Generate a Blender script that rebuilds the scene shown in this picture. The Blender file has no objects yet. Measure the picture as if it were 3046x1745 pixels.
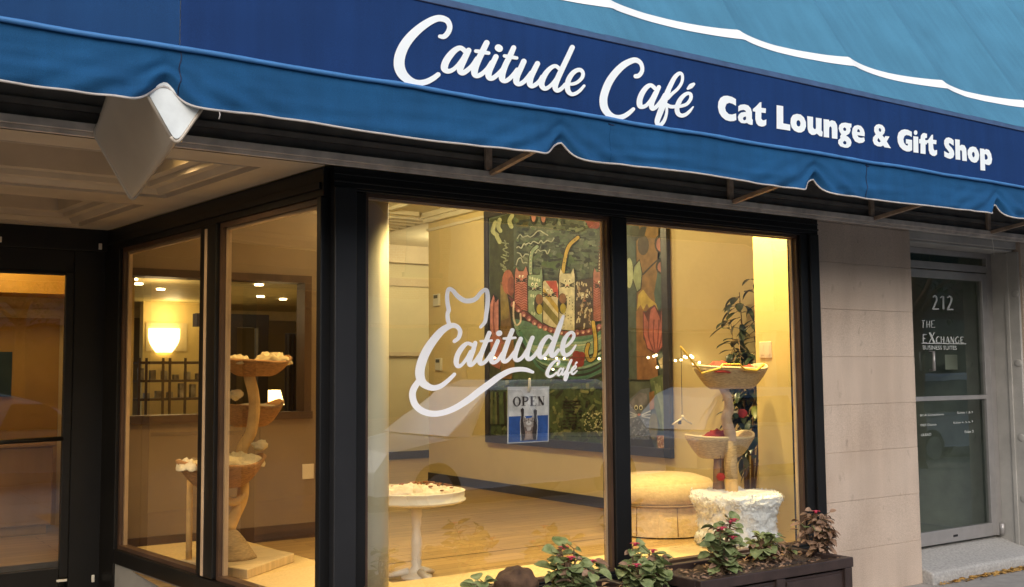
import bpy, bmesh, math, random
from mathutils import Vector, Matrix, noise
from mathutils.geometry import tessellate_polygon
rnd = random.Random(7)
R = math.radians
S = bpy.context.scene
C = S.collection

# ------------------------------------------------------------------ camera, light, exposure
YAW, PITCH, ROLL, CAM_Z = R(33.967), R(4.386), R(-0.487), 1.6
cam_data = bpy.data.cameras.new('camera')
cam = bpy.data.objects.new('camera', cam_data)
C.objects.link(cam)
_f = Vector((math.sin(YAW) * math.cos(PITCH), math.cos(YAW) * math.cos(PITCH), math.sin(PITCH)))
_r = Vector((math.cos(YAW), -math.sin(YAW), 0))
_u = _r.cross(_f)
_r2 = _r * math.cos(ROLL) + _u * math.sin(ROLL)
_u2 = -_r * math.sin(ROLL) + _u * math.cos(ROLL)
cam.matrix_world = Matrix(((_r2.x, _u2.x, -_f.x, 0), (_r2.y, _u2.y, -_f.y, 0), (_r2.z, _u2.z, -_f.z, CAM_Z), (0, 0, 0, 1)))
cam_data.sensor_width = 36
cam_data.lens = 36 * 3136 / 3046
cam_data.clip_end = 500
S.camera = cam

w = bpy.data.worlds.new('World'); S.world = w; w.use_nodes = True
bg = w.node_tree.nodes['Background']
sky = w.node_tree.nodes.new('ShaderNodeTexSky'); sky.sky_type = 'NISHITA'; sky.sun_disc = False
SUN_EL, SUN_ROT = R(30), R(205)
sky.sun_elevation = SUN_EL; sky.sun_rotation = SUN_ROT
sky.dust_density = 2.0
w.node_tree.links.new(sky.outputs[0], bg.inputs[0])
bg.inputs[1].default_value = 0.15
sun_data = bpy.data.lights.new('sun', 'SUN'); sun_data.energy = 1.5; sun_data.angle = R(60); sun_data.color = (1, .95, .88)
sun = bpy.data.objects.new('sun', sun_data); C.objects.link(sun)
_sd = Vector((math.sin(SUN_ROT) * math.cos(SUN_EL), math.cos(SUN_ROT) * math.cos(SUN_EL), math.sin(SUN_EL)))
sun.rotation_euler = _sd.to_track_quat('Z', 'Y').to_euler()
S.view_settings.view_transform = 'Standard'; S.view_settings.look = 'None'
S.view_settings.exposure = 0.4; S.view_settings.gamma = 1
S.cycles.max_bounces = 8; S.cycles.transparent_max_bounces = 24; S.cycles.diffuse_bounces = 4; S.cycles.glossy_bounces = 4
S.cycles.caustics_reflective = False; S.cycles.caustics_refractive = False
S.cycles.use_denoising = True
S.cycles.sample_clamp_indirect = 6

# ------------------------------------------------------------------ measuring helpers: a point of a real plane from a photo measurement
def ray(px, py):
    return _r2 * ((px - 1523) / 3136) - _u2 * ((py - 872.5) / 3136) + _f
_c0 = Vector((0, 0, CAM_Z))
def on_y(px, py, y):
    d = ray(px, py); return _c0 + d * (y / d.y)
def on_x(px, py, x):
    d = ray(px, py); return _c0 + d * (x / d.x)
def on_z(px, py, z):
    d = ray(px, py); return _c0 + d * ((z - CAM_Z) / d.z)

# ------------------------------------------------------------------ materials
MATS = {}
def mat(name, col, rough=.6, var=.12, scale=6, bump=0., bscale=40, metal=0., spec=.5, stretch=(1, 1, 1), sheen=0., emit=None, col2=None, sss=0.):
    if name in MATS: return MATS[name]
    m = bpy.data.materials.new(name); m.use_nodes = True; MATS[name] = m
    nt = m.node_tree; b = nt.nodes['Principled BSDF']
    b.inputs['Roughness'].default_value = rough; b.inputs['Metallic'].default_value = metal
    b.inputs['Specular IOR Level'].default_value = spec
    if sheen: b.inputs['Sheen Weight'].default_value = sheen
    tc = nt.nodes.new('ShaderNodeTexCoord'); mp = nt.nodes.new('ShaderNodeMapping')
    mp.inputs['Scale'].default_value = stretch
    nt.links.new(tc.outputs['Object'], mp.inputs[0])
    n = nt.nodes.new('ShaderNodeTexNoise'); n.inputs['Scale'].default_value = scale; n.inputs['Detail'].default_value = 6
    nt.links.new(mp.outputs[0], n.inputs['Vector'])
    cr = nt.nodes.new('ShaderNodeValToRGB')
    c2 = col2 or tuple(c * (1 + var) for c in col)
    c1 = tuple(c * (1 - var) for c in col) if not col2 else col
    cr.color_ramp.elements[0].position = .3; cr.color_ramp.elements[1].position = .7
    cr.color_ramp.elements[0].color = (*c1, 1); cr.color_ramp.elements[1].color = (*[min(1, c) for c in c2], 1)
    nt.links.new(n.outputs[0], cr.inputs[0]); nt.links.new(cr.outputs[0], b.inputs['Base Color'])
    if bump:
        n2 = nt.nodes.new('ShaderNodeTexNoise'); n2.inputs['Scale'].default_value = bscale; n2.inputs['Detail'].default_value = 4
        nt.links.new(mp.outputs[0], n2.inputs['Vector'])
        bp = nt.nodes.new('ShaderNodeBump'); bp.inputs['Strength'].default_value = bump; bp.inputs['Distance'].default_value = .01
        nt.links.new(n2.outputs[0], bp.inputs['Height']); nt.links.new(bp.outputs[0], b.inputs['Normal'])
    if emit:
        b.inputs['Emission Color'].default_value = (*emit[:3], 1); b.inputs['Emission Strength'].default_value = emit[3]
    return m
def glass(name, tint=(.93, .95, .94), gain=1.0, rough=0.0):
    m = bpy.data.materials.new(name); m.use_nodes = True; MATS[name] = m
    nt = m.node_tree; nt.nodes.clear()
    out = nt.nodes.new('ShaderNodeOutputMaterial'); mx = nt.nodes.new('ShaderNodeMixShader')
    tr = nt.nodes.new('ShaderNodeBsdfTransparent'); gl = nt.nodes.new('ShaderNodeBsdfGlossy')
    lw = nt.nodes.new('ShaderNodeLayerWeight'); lw.inputs[0].default_value = .5      # Schlick's curve for two faces of a pane
    pw = nt.nodes.new('ShaderNodeMath'); pw.operation = 'POWER'; pw.inputs[1].default_value = 5
    mu = nt.nodes.new('ShaderNodeMath'); mu.operation = 'MULTIPLY_ADD'; mu.inputs[1].default_value = .92; mu.inputs[2].default_value = .08 * gain; mu.use_clamp = True
    nt.links.new(lw.outputs['Facing'], pw.inputs[0]); nt.links.new(pw.outputs[0], mu.inputs[0])
    tr.inputs[0].default_value = (*tint, 1); gl.inputs['Roughness'].default_value = rough
    # slightly wavy float glass
    tc = nt.nodes.new('ShaderNodeTexCoord'); n = nt.nodes.new('ShaderNodeTexNoise'); n.inputs['Scale'].default_value = 1.6
    bp = nt.nodes.new('ShaderNodeBump'); bp.inputs['Strength'].default_value = .12; bp.inputs['Distance'].default_value = .01
    nt.links.new(tc.outputs['Object'], n.inputs['Vector']); nt.links.new(n.outputs[0], bp.inputs['Height']); nt.links.new(bp.outputs[0], gl.inputs['Normal'])
    nt.links.new(mu.outputs[0], mx.inputs[0])
    nt.links.new(tr.outputs[0], mx.inputs[1]); nt.links.new(gl.outputs[0], mx.inputs[2]); nt.links.new(mx.outputs[0], out.inputs[0])
    return m
def emitter(name, col, s):
    return mat(name, (.8, .75, .6), emit=(*col, s))

M_black = mat('black_frame', (.0065, .0062, .006), .42, .25, 3, .05, 60, spec=.35)
M_black2 = mat('dark_grey_frame', (.017, .017, .0185), .42, .2, 3, .05, 60, spec=.4)
M_bronze = mat('bronze_stop', (.075, .042, .026), .4, .3, 4)
M_stop = mat('pale_glazing_stop', (.55, .40, .26), .5, .15, 5)
M_rail = mat('grey_rail', (.62, .55, .48), .6, .25, 9, .15, 60)
M_cornice = mat('cornice_paint', (.15, .13, .11), .7, .25, 7, .2, 40)
M_dark = mat('awning_underside', (.03, .026, .024), .85, .3, 5)
M_soffit = mat('cream_soffit', (.50, .42, .32), .55, .1, 4, .08, 30)
M_kick = mat('grey_kick_panel', (.30, .30, .29), .6, .12, 4, .1, 50)
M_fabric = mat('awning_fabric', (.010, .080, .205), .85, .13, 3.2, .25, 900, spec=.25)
M_canopy = mat('skylit_canopy_fabric', (.062, .205, .32), .8, .1, 2.6, .2, 900, spec=.3)  # the valance's cloth in a paler blue, sky light painted into the colour
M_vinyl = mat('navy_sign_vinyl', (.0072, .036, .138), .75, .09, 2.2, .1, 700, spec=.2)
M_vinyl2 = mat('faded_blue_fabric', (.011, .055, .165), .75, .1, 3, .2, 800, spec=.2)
M_strip = mat('dusty_blue_strip', (.04, .085, .18), .75, .2, 12, .2, 300)
M_pipe = mat('light_blue_piping', (.055, .20, .47), .5, .12, 8)
def cloth(m, streak=.18):
    nt = m.node_tree; b = nt.nodes['Principled BSDF']; src = b.inputs['Base Color'].links[0].from_socket
    tc = nt.nodes.new('ShaderNodeTexCoord'); mp = nt.nodes.new('ShaderNodeMapping'); mp.inputs['Scale'].default_value = (7, 1, .5)
    n = nt.nodes.new('ShaderNodeTexNoise'); n.inputs['Scale'].default_value = 2.4; n.inputs['Detail'].default_value = 8
    w1 = nt.nodes.new('ShaderNodeTexNoise'); w1.inputs['Scale'].default_value = 420; w1.inputs['Detail'].default_value = 2
    nt.links.new(tc.outputs['Object'], mp.inputs[0]); nt.links.new(mp.outputs[0], n.inputs['Vector']); nt.links.new(tc.outputs['Object'], w1.inputs['Vector'])
    for node, lo, hi in ((n, 1 - streak, 1 + streak), (w1, .84, 1.16)):
        r = nt.nodes.new('ShaderNodeMapRange'); r.inputs[1].default_value = .35; r.inputs[2].default_value = .65; r.inputs[3].default_value = lo; r.inputs[4].default_value = hi
        v = nt.nodes.new('ShaderNodeVectorMath'); v.operation = 'SCALE'
        nt.links.new(node.outputs[0], r.inputs[0]); nt.links.new(src, v.inputs[0]); nt.links.new(r.outputs[0], v.inputs['Scale']); src = v.outputs[0]
    nt.links.new(src, b.inputs['Base Color'])
for m_ in (M_fabric, M_vinyl2): cloth(m_, .05)
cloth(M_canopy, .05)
cloth(M_vinyl, .07)
M_white = mat('white_lettering', (.84, .90, .92), .7, .03, 5)
M_stripe = mat('white_stripe', (.85, .86, .84), .6, .04, 5)
M_hem = mat('pale_hem', (.52, .48, .45), .7, .12, 20)
M_wvinyl = mat('window_vinyl', (.93, .93, .95), .45, .03, 5)
M_boxwhite = mat('white_plastic_face', (.74, .78, .77), .55, .1, 14)
M_boxbody = mat('cream_box_body', (.50, .43, .34), .2, .06, 3)
M_tube = mat('steel_strut', (.42, .30, .215), .55, .3, 14)
M_alu = mat('aluminium_door_frame', (.42, .40, .385), .38, .08, 10, metal=.55)
M_conc = mat('painted_concrete', (.42, .40, .365), .8, .14, 5, .35, 25)
M_granite = mat('granite_step', (.40, .385, .36), .8, .22, 55, .3, 90)
M_walk = mat('sidewalk_concrete', (.33, .31, .285), .85, .14, 9, .3, 60)
M_asphalt = mat('asphalt', (.055, .055, .055), .85, .2, 30, .3, 90)
M_wall = mat('cream_wall', (.70, .57, .30), .6, .04, 3)
M_wall2 = mat('yellow_wall', (.78, .60, .24), .6, .05, 3)
M_brownwall = mat('brown_wall', (.24, .17, .105), .6, .08, 3)
M_base = mat('dark_baseboard', (.05, .045, .05), .45, .15, 4)
M_ceil = mat('tin_ceiling', (.72, .66, .52), .45, .05, 5)
M_plat = mat('tan_platform', (.74, .55, .26), .55, .12, 60, .15, 120)
M_ply = mat('light_plywood', (.72, .56, .33), .5, .14, 5, stretch=(1, 9, 1))
M_sisal = mat('sisal_rope', (.52, .37, .19), .85, .3, 30, .6, 120, stretch=(1, 1, 6))
M_wick = mat('woven_basket', (.40, .20, .07), .75, .35, 40, .8, 90, stretch=(1, 1, 4))
M_wick2 = mat('pale_woven_basket', (.50, .36, .19), .75, .3, 40, .8, 90, stretch=(1, 1, 4))
M_fleece = mat('cream_fleece', (.74, .62, .38), .95, .1, 20, .7, 60)
M_fur = mat('white_fur', (.92, .90, .85), .95, .07, 16, .8, 50)
M_trunk = mat('fabric_trunk', (.70, .45, .17), .8, .15, 14, .4, 60)
M_bark = mat('bark_trunk', (.30, .17, .09), .85, .35, 16, .7, 40)
M_red = mat('red_fleece', (.30, .022, .022), .9, .3, 14, .4, 50)
M_brightred = mat('bright_red_fleece', (.50, .05, .03), .9, .3, 14, .4, 50)
M_green = mat('dark_green_felt', (.02, .04, .02), .9, .2, 14)
M_yellow = mat('yellow_rod', (.75, .48, .05), .45, .08, 10)
M_string = mat('dark_string', (.06, .045, .03), .8)
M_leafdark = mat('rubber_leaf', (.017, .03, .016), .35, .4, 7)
M_leaflit = mat('lit_rubber_leaf', (.10, .12, .02), .4, .3, 7)  # rubber leaf again, paler to paint in light on some leaves
M_beg = mat('begonia_leaf', (.10, .14, .04), .65, .4, 22, .3, 90, spec=.3, col2=(.33, .37, .17))
M_beg2 = mat('dry_begonia_leaf', (.15, .085, .05), .75, .4, 22, .3, 60, col2=(.40, .25, .16))
M_pink = mat('pink_petal', (.62, .06, .12), .6, .25, 20)
M_stem = mat('plant_stem', (.16, .10, .05), .7, .2, 20)
M_soil = mat('potting_soil', (.06, .038, .026), .95, .5, 40, .9, 60)
M_planter = mat('dark_brown_planter', (.045, .028, .024), .42, .25, 8, .15, 40, stretch=(1, 1, 1))
M_stump = mat('brown_stump', (.10, .055, .03), .9, .45, 12, 1., 30)
M_ott = mat('tan_ottoman', (.62, .47, .26), .9, .12, 25, .5, 60, sheen=.3)
M_tablew = mat('white_table', (.76, .70, .58), .4, .05, 6)
M_blanket = mat('print_blanket', (.50, .40, .28), .9, .3, 26, .4, 50, col2=(.72, .64, .52))
M_spot = mat('brown_print', (.25, .10, .04), .9, .2, 20)
M_device = mat('white_device', (.72, .70, .62), .4, .04, 5)
M_screen = mat('grey_screen', (.10, .11, .10), .3)
M_plate = mat('outlet_plate', (.78, .68, .50), .4, .03, 5)
M_shade = emitter('lit_shade', (1, .74, .32), 5)
M_lampshade = emitter('lit_lampshade', (1, .70, .25), 4.5)
M_lens = emitter('spot_lens', (1, .80, .45), 14)
M_ribbed = emitter('soffit_lens', (1, .66, .22), 3.2)
M_fairy = emitter('reflected_bulb', (1, .78, .4), 7)
M_wood = mat('dark_wood', (.07, .035, .018), .5, .3, 8, stretch=(1, 1, .2))
M_glass = glass('shop_glass', gain=2.6)
M_glass2 = glass('bay_glass', (.95, .93, .88), 2.0)
M_doorglass = glass('tinted_door_glass', (.62, .68, .64), 1.3)

def stone_mat():
    m = bpy.data.materials.new('sandstone'); m.use_nodes = True; nt = m.node_tree; b = nt.nodes['Principled BSDF']
    b.inputs['Roughness'].default_value = .85
    tc = nt.nodes.new('ShaderNodeTexCoord')
    def nz(scale, st=(1, 1, 1), det=6):
        mp = nt.nodes.new('ShaderNodeMapping'); mp.inputs['Scale'].default_value = st
        n = nt.nodes.new('ShaderNodeTexNoise'); n.inputs['Scale'].default_value = scale; n.inputs['Detail'].default_value = det
        nt.links.new(tc.outputs['Object'], mp.inputs[0]); nt.links.new(mp.outputs[0], n.inputs['Vector']); return n
    a = nz(1.3); g = nz(160, det=8); s = nz(3.5, (1.8, 1, .3)); blotch = nz(11, (1, 1, .6))
    r1 = nt.nodes.new('ShaderNodeValToRGB'); r1.color_ramp.elements[0].color = (.49, .375, .285, 1); r1.color_ramp.elements[1].color = (.63, .51, .41, 1)
    r1.color_ramp.elements[0].position = .3; r1.color_ramp.elements[1].position = .7
    nt.links.new(a.outputs[0], r1.inputs[0])
    def mul(src, node, lo, hi, p0, p1):
        r = nt.nodes.new('ShaderNodeMapRange'); r.inputs[1].default_value = p0; r.inputs[2].default_value = p1; r.inputs[3].default_value = lo; r.inputs[4].default_value = hi
        nt.links.new(node.outputs[0], r.inputs[0])
        v = nt.nodes.new('ShaderNodeVectorMath'); v.operation = 'SCALE'
        nt.links.new(src, v.inputs[0]); nt.links.new(r.outputs[0], v.inputs['Scale']); return v.outputs[0]
    o = mul(r1.outputs[0], g, .74, 1.16, .3, .7); o = mul(o, s, .90, 1.04, .35, .65); o = mul(o, blotch, .72, 1.0, .26, .36)
    nt.links.new(o, b.inputs['Base Color'])
    bp = nt.nodes.new('ShaderNodeBump'); bp.inputs['Strength'].default_value = .25; bp.inputs['Distance'].default_value = .01
    nt.links.new(g.outputs[0], bp.inputs['Height']); nt.links.new(bp.outputs[0], b.inputs['Normal'])
    return m
M_stone = stone_mat()
def plank_mat():
    m = bpy.data.materials.new('plank_floor'); m.use_nodes = True; nt = m.node_tree; b = nt.nodes['Principled BSDF']
    b.inputs['Roughness'].default_value = .32
    tc = nt.nodes.new('ShaderNodeTexCoord')
    br = nt.nodes.new('ShaderNodeTexBrick'); br.inputs['Scale'].default_value = 1
    br.inputs['Brick Width'].default_value = 1.1; br.inputs['Row Height'].default_value = .13; br.inputs['Mortar Size'].default_value = .003
    br.inputs['Color1'].default_value = (.46, .30, .125, 1); br.inputs['Color2'].default_value = (.36, .23, .095, 1); br.inputs['Mortar'].default_value = (.08, .04, .02, 1)
    nt.links.new(tc.outputs['Object'], br.inputs['Vector'])
    mp = nt.nodes.new('ShaderNodeMapping'); mp.inputs['Scale'].default_value = (1.2, 14, 1)
    n = nt.nodes.new('ShaderNodeTexNoise'); n.inputs['Scale'].default_value = 2; n.inputs['Detail'].default_value = 7
    nt.links.new(tc.outputs['Object'], mp.inputs[0]); nt.links.new(mp.outputs[0], n.inputs['Vector'])
    r = nt.nodes.new('ShaderNodeMapRange'); r.inputs[3].default_value = .55; r.inputs[4].default_value = 1.35
    nt.links.new(n.outputs[0], r.inputs[0])
    v = nt.nodes.new('ShaderNodeVectorMath'); v.operation = 'SCALE'
    nt.links.new(br.outputs[0], v.inputs[0]); nt.links.new(r.outputs[0], v.inputs['Scale']); nt.links.new(v.outputs[0], b.inputs['Base Color'])
    return m
M_floor = plank_mat()
def brick_mat():
    m = bpy.data.materials.new('red_brick'); m.use_nodes = True; nt = m.node_tree; b = nt.nodes['Principled BSDF']
    b.inputs['Roughness'].default_value = .85
    tc = nt.nodes.new('ShaderNodeTexCoord'); mp = nt.nodes.new('ShaderNodeMapping'); mp.inputs['Rotation'].default_value = (R(90), 0, 0)
    br = nt.nodes.new('ShaderNodeTexBrick'); br.inputs['Scale'].default_value = 4
    br.inputs['Color1'].default_value = (.22, .085, .05, 1); br.inputs['Color2'].default_value = (.30, .13, .08, 1); br.inputs['Mortar'].default_value = (.35, .32, .28, 1)
    nt.links.new(tc.outputs['Object'], mp.inputs[0]); nt.links.new(mp.outputs[0], br.inputs['Vector']); nt.links.new(br.outputs[0], b.inputs['Base Color'])
    return m
M_brick = brick_mat()

# ------------------------------------------------------------------ building helpers
ORG = {}
class MB:
    def __init__(s): s.v = []; s.f = []; s.m = []; s.mats = []; s.cur = 0
    def use(s, m):
        if m not in s.mats: s.mats.append(m)
        s.cur = s.mats.index(m); return s
    def add(s, vs, fs):
        k = len(s.v); s.v += [tuple(v) for v in vs]
        for f in fs: s.f.append(tuple(i + k for i in f)); s.m.append(s.cur)
        return s
    def box(s, x0, y0, z0, x1, y1, z1):
        return s.add([(x0, y0, z0), (x1, y0, z0), (x1, y1, z0), (x0, y1, z0), (x0, y0, z1), (x1, y0, z1), (x1, y1, z1), (x0, y1, z1)],
                     [(3, 2, 1, 0), (4, 5, 6, 7), (0, 1, 5, 4), (1, 2, 6, 5), (2, 3, 7, 6), (3, 0, 4, 7)])
    def obox(s, o, ax, ay, az):                                    # box from a corner and three edge vectors
        o, ax, ay, az = map(Vector, (o, ax, ay, az))
        return s.add([o, o + ax, o + ax + ay, o + ay, o + az, o + ax + az, o + ax + ay + az, o + ay + az],
                     [(3, 2, 1, 0), (4, 5, 6, 7), (0, 1, 5, 4), (1, 2, 6, 5), (2, 3, 7, 6), (3, 0, 4, 7)])
    def loft(s, rings, cap=True, closed=True):
        n = len(rings[0]); k = len(s.v)
        for r in rings: s.v += [tuple(p) for p in r]
        for i in range(len(rings) - 1):
            for j in range(n if closed else n - 1):
                a, b = k + i * n + j, k + i * n + (j + 1) % n
                s.f.append((a, b, b + n, a + n)); s.m.append(s.cur)
        if cap and closed:
            s.f.append(tuple(k + j for j in reversed(range(n)))); s.m.append(s.cur)
            s.f.append(tuple(k + (len(rings) - 1) * n + j for j in range(n))); s.m.append(s.cur)
        return s
    def tube(s, path, rad, n=10):
        path = [Vector(p) for p in path]; rings = []
        rs = rad if isinstance(rad, (list, tuple)) else [rad] * len(path)
        ref = None
        for i, p in enumerate(path):
            t = (path[min(i + 1, len(path) - 1)] - path[max(i - 1, 0)]).normalized()
            if ref is None: ref = Vector((0, 0, 1)) if abs(t.z) < .9 else Vector((1, 0, 0))
            u = (ref - t * ref.dot(t)).normalized(); v = t.cross(u); ref = u
            rings.append([p + (u * math.cos(a) + v * math.sin(a)) * rs[i] for a in [2 * math.pi * k / n for k in range(n)]])
        return s.loft(rings)
    def lathe(s, c, prof, n=28, wob=0., fx=1., fy=1.):
        c = Vector(c); rings = []
        for (r, z) in prof:
            ring = []
            for k in range(n):
                a = 2 * math.pi * k / n
                rr = r * (1 + wob * noise.noise(Vector((math.cos(a) * 2, math.sin(a) * 2, z * 6)) + c * 3))
                ring.append(c + Vector((rr * math.cos(a) * fx, rr * math.sin(a) * fy, z)))
            rings.append(ring)
        return s.loft(rings)
    def ball(s, c, r, n=12, sc=(1, 1, 1), wob=0.):
        c = Vector(c); rings = []
        for i in range(1, n):
            t = math.pi * i / n; ring = []
            for k in range(n * 2):
                a = math.pi * k / n
                d = Vector((math.sin(t) * math.cos(a), math.sin(t) * math.sin(a), math.cos(t)))
                rr = r * (1 + wob * noise.noise(d * 2.3 + c * 5))
                ring.append(c + Vector((d.x * sc[0], d.y * sc[1], d.z * sc[2])) * rr)
            rings.append(ring)
        return s.loft(rings)
    def grid(s, fn, nu, nv):
        k = len(s.v)
        for j in range(nv + 1):
            for i in range(nu + 1): s.v.append(tuple(fn(i / nu, j / nv)))
        for j in range(nv):
            for i in range(nu):
                a = k + j * (nu + 1) + i; s.f.append((a, a + 1, a + nu + 2, a + nu + 1)); s.m.append(s.cur)
        return s
    def polyfill(s, loops):                                        # planar polygon with holes
        tris = tessellate_polygon([[Vector(p) for p in l] for l in loops])
        flat = [p for l in loops for p in l]
        return s.add(flat, tris)
    def build(s, name, m=None, parent=None, smooth=False, bevel=0, loc=None, solid=0):
        me = bpy.data.meshes.new(name)
        o = Vector(ORG.get(parent.name, (0, 0, 0))) if parent else Vector(loc or (0, 0, 0))
        me.from_pydata([Vector(v) - o for v in s.v], [], s.f); me.update()
        ms = s.mats or [m]
        for x in ms: me.materials.append(x)
        if s.mats: me.polygons.foreach_set('material_index', s.m)
        if smooth: me.polygons.foreach_set('use_smooth', [True] * len(me.polygons))
        ob = bpy.data.objects.new(name, me); C.objects.link(ob)
        if parent: ob.parent = parent
        else: ob.location = o
        ORG[ob.name] = o
        if solid:
            md = ob.modifiers.new('thick', 'SOLIDIFY'); md.thickness = solid; md.offset = 0
        if bevel:
            md = ob.modifiers.new('bevel', 'BEVEL'); md.width = bevel; md.segments = 2; md.limit_method = 'ANGLE'
        return ob
def tag(o, label=None, cat=None, group=None, kind=None):
    if label: o['label'] = label
    if cat: o['category'] = cat
    if group: o['group'] = group
    if kind: o['kind'] = kind
    return o
def thing(name, loc, label, cat, group=None):
    o = bpy.data.objects.new(name, None); C.objects.link(o); o.location = loc; o.empty_display_size = .1
    ORG[o.name] = Vector(loc); return tag(o, label, cat, group)
def structure(o): o['kind'] = 'structure'; return o
def copy_tree(o, parent=None):
    c = o.copy(); C.objects.link(c)
    if parent: c.parent = parent
    for ch in list(o.children): copy_tree(ch, c)
    return c
def lamp(name, kind, loc, energy, col, parent=None, size=.1, aim=None, spot=None):
    d = bpy.data.lights.new(name, kind); d.energy = energy; d.color = col
    if kind == 'AREA': d.size = size
    else: d.shadow_soft_size = size
    if spot: d.spot_size = R(spot); d.spot_blend = .6
    o = bpy.data.objects.new(name, d); C.objects.link(o); o.location = loc
    if aim is not None: o.rotation_euler = (Vector(aim) - Vector(loc)).to_track_quat('-Z', 'Y').to_euler()
    if parent: o.parent = parent; o.location = Vector(loc) - ORG[parent.name]
    return o

# lettering: strokes of changing width, and filled outlines
def spline(pts, k=5):
    out = []; n = len(pts)
    for i in range(n - 1):
        p0, p1, p2, p3 = pts[max(i - 1, 0)], pts[i], pts[i + 1], pts[min(i + 2, n - 1)]
        for s in range(k):
            t = s / k
            out.append(tuple(.5 * (2 * b + (c - a) * t + (2 * a - 5 * b + 4 * c - d) * t * t + (3 * b - a - 3 * c + d) * t ** 3) for a, b, c, d in zip(p0, p1, p2, p3)))
    out.append(tuple(pts[-1])); return out
def stroke2d(pts, k=5, cap=True, smooth=True):
    if len(pts) == 1: pts = [pts[0], (pts[0][0] + .01, pts[0][1], pts[0][2])]
    p = spline(pts, k) if smooth else [tuple(q) for q in pts]
    L, Rr = [], []
    for i in range(len(p)):
        a, b = p[max(i - 1, 0)], p[min(i + 1, len(p) - 1)]
        dx, dy = b[0] - a[0], b[1] - a[1]; l = math.hypot(dx, dy) or 1; nx, ny = -dy / l, dx / l; h = p[i][2] / 2
        L.append((p[i][0] + nx * h, p[i][1] + ny * h)); Rr.append((p[i][0] - nx * h, p[i][1] - ny * h))
    rows = list(zip(L, Rr))
    if cap:
        def half(q, a, b, sgn):
            dx, dy = b[0] - a[0], b[1] - a[1]; l = math.hypot(dx, dy) or 1; tx, ty = dx / l, dy / l; h = q[2] / 2; res = []
            for j in (1, 2, 3, 4, 5):
                th = math.pi / 2 * j / 5.3
                e, wdt = math.sin(th) * h, math.cos(th) * h
                res.append(((q[0] + sgn * tx * e - ty * wdt, q[1] + sgn * ty * e + tx * wdt), (q[0] + sgn * tx * e + ty * wdt, q[1] + sgn * ty * e - tx * wdt)))
            return res
        rows = list(reversed(half(p[0], p[0], p[1], -1))) + rows + half(p[-1], p[-2], p[-1], 1)
    return rows
def letter_strokes(mb, strokes, off, sc, proj, d0, step=.0005, **kw):
    """proj(px, py, depth) -> point; later strokes (and later pieces of a stroke) lie a hair in front of earlier ones"""
    for si, st in enumerate(strokes):
        rows = stroke2d(st, **kw)
        n = len(rows); vs = []
        for i, (a, b) in enumerate(rows):
            d = d0 - si * step - step * .9 * i / n
            vs += [proj(off[0] + a[0] * sc, off[1] + a[1] * sc, d), proj(off[0] + b[0] * sc, off[1] + b[1] * sc, d)]
        mb.add(vs, [(2 * i, 2 * i + 1, 2 * i + 3, 2 * i + 2) for i in range(n - 1)])
def letter_fill(mb, glyphs, off, sc, proj, d):
    for loops in glyphs:
        mb.polyfill([[proj(off[0] + x * sc, off[1] + y * sc, d) for x, y in l] for l in loops])
def ell(cx, cy, rx, ry, n=16): return [(cx + rx * math.cos(2 * math.pi * k / n), cy + ry * math.sin(2 * math.pi * k / n)) for k in range(n)]
def text_into(mb, s, x0, z0, x1, z1, y):
    """typed text stretched into a rectangle of a plane y = const"""
    cu = bpy.data.curves.new('text', 'FONT'); cu.body = s; cu.resolution_u = 3; cu.offset = .012
    ob = bpy.data.objects.new('text', cu); C.objects.link(ob); bpy.context.view_layer.update()
    me = ob.to_mesh()
    xs = [v.co.x for v in me.vertices]; ys = [v.co.y for v in me.vertices]
    a, b, c, d = min(xs), max(xs), min(ys), max(ys)
    vs = [(x0 + (v.co.x - a) / (b - a) * (x1 - x0), y, z0 + (v.co.y - c) / (d - c) * (z1 - z0)) for v in me.vertices]
    mb.add(vs, [tuple(p.vertices) for p in me.polygons])
    ob.to_mesh_clear(); bpy.data.objects.remove(ob); bpy.data.curves.remove(cu)
PY = lambda px, py, y: on_y(px, py, y)
exec_order = []

# ------------------------------------------------------------------ ground and street
ZF, ZP, XW, YP = .30, .38, 6.5, 8.1            # cafe floor, display platform, painting wall, partition
m = MB(); m.box(-40, -1.2, -.3, 60, 16, 0); structure(m.build('sidewalk', M_walk))
m = MB(); m.box(-60, -60, -.5, 80, -1.36, -.14); structure(m.build('road', M_asphalt))
m = MB(); m.box(-40, -1.36, -.3, 60, -1.203, .004); structure(m.build('kerb', M_granite, bevel=.02))
m = MB()
for y, nm in ((-5.6, 0), (-5.8, 0)): m.box(-60, y - .05, -.15, 80, y + .05, -.136)
structure(m.build('road_line', mat('yellow_paint', (.55, .36, .04), .7)))
m = MB()
for y in (1.2, 3.1):
    m.box(-20, y - .004, -.01, 30, y + .004, .0015)
for k in range(-8, 14): m.box(k * 1.9 - .004 + .7, -1.2, -.01, k * 1.9 + .004 + .7, 4.9, .0012)
structure(m.build('pavement_joint', mat('dark_joint_gap', (.10, .095, .09), .9)))  # slab joints drawn as thin dark lines

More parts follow.
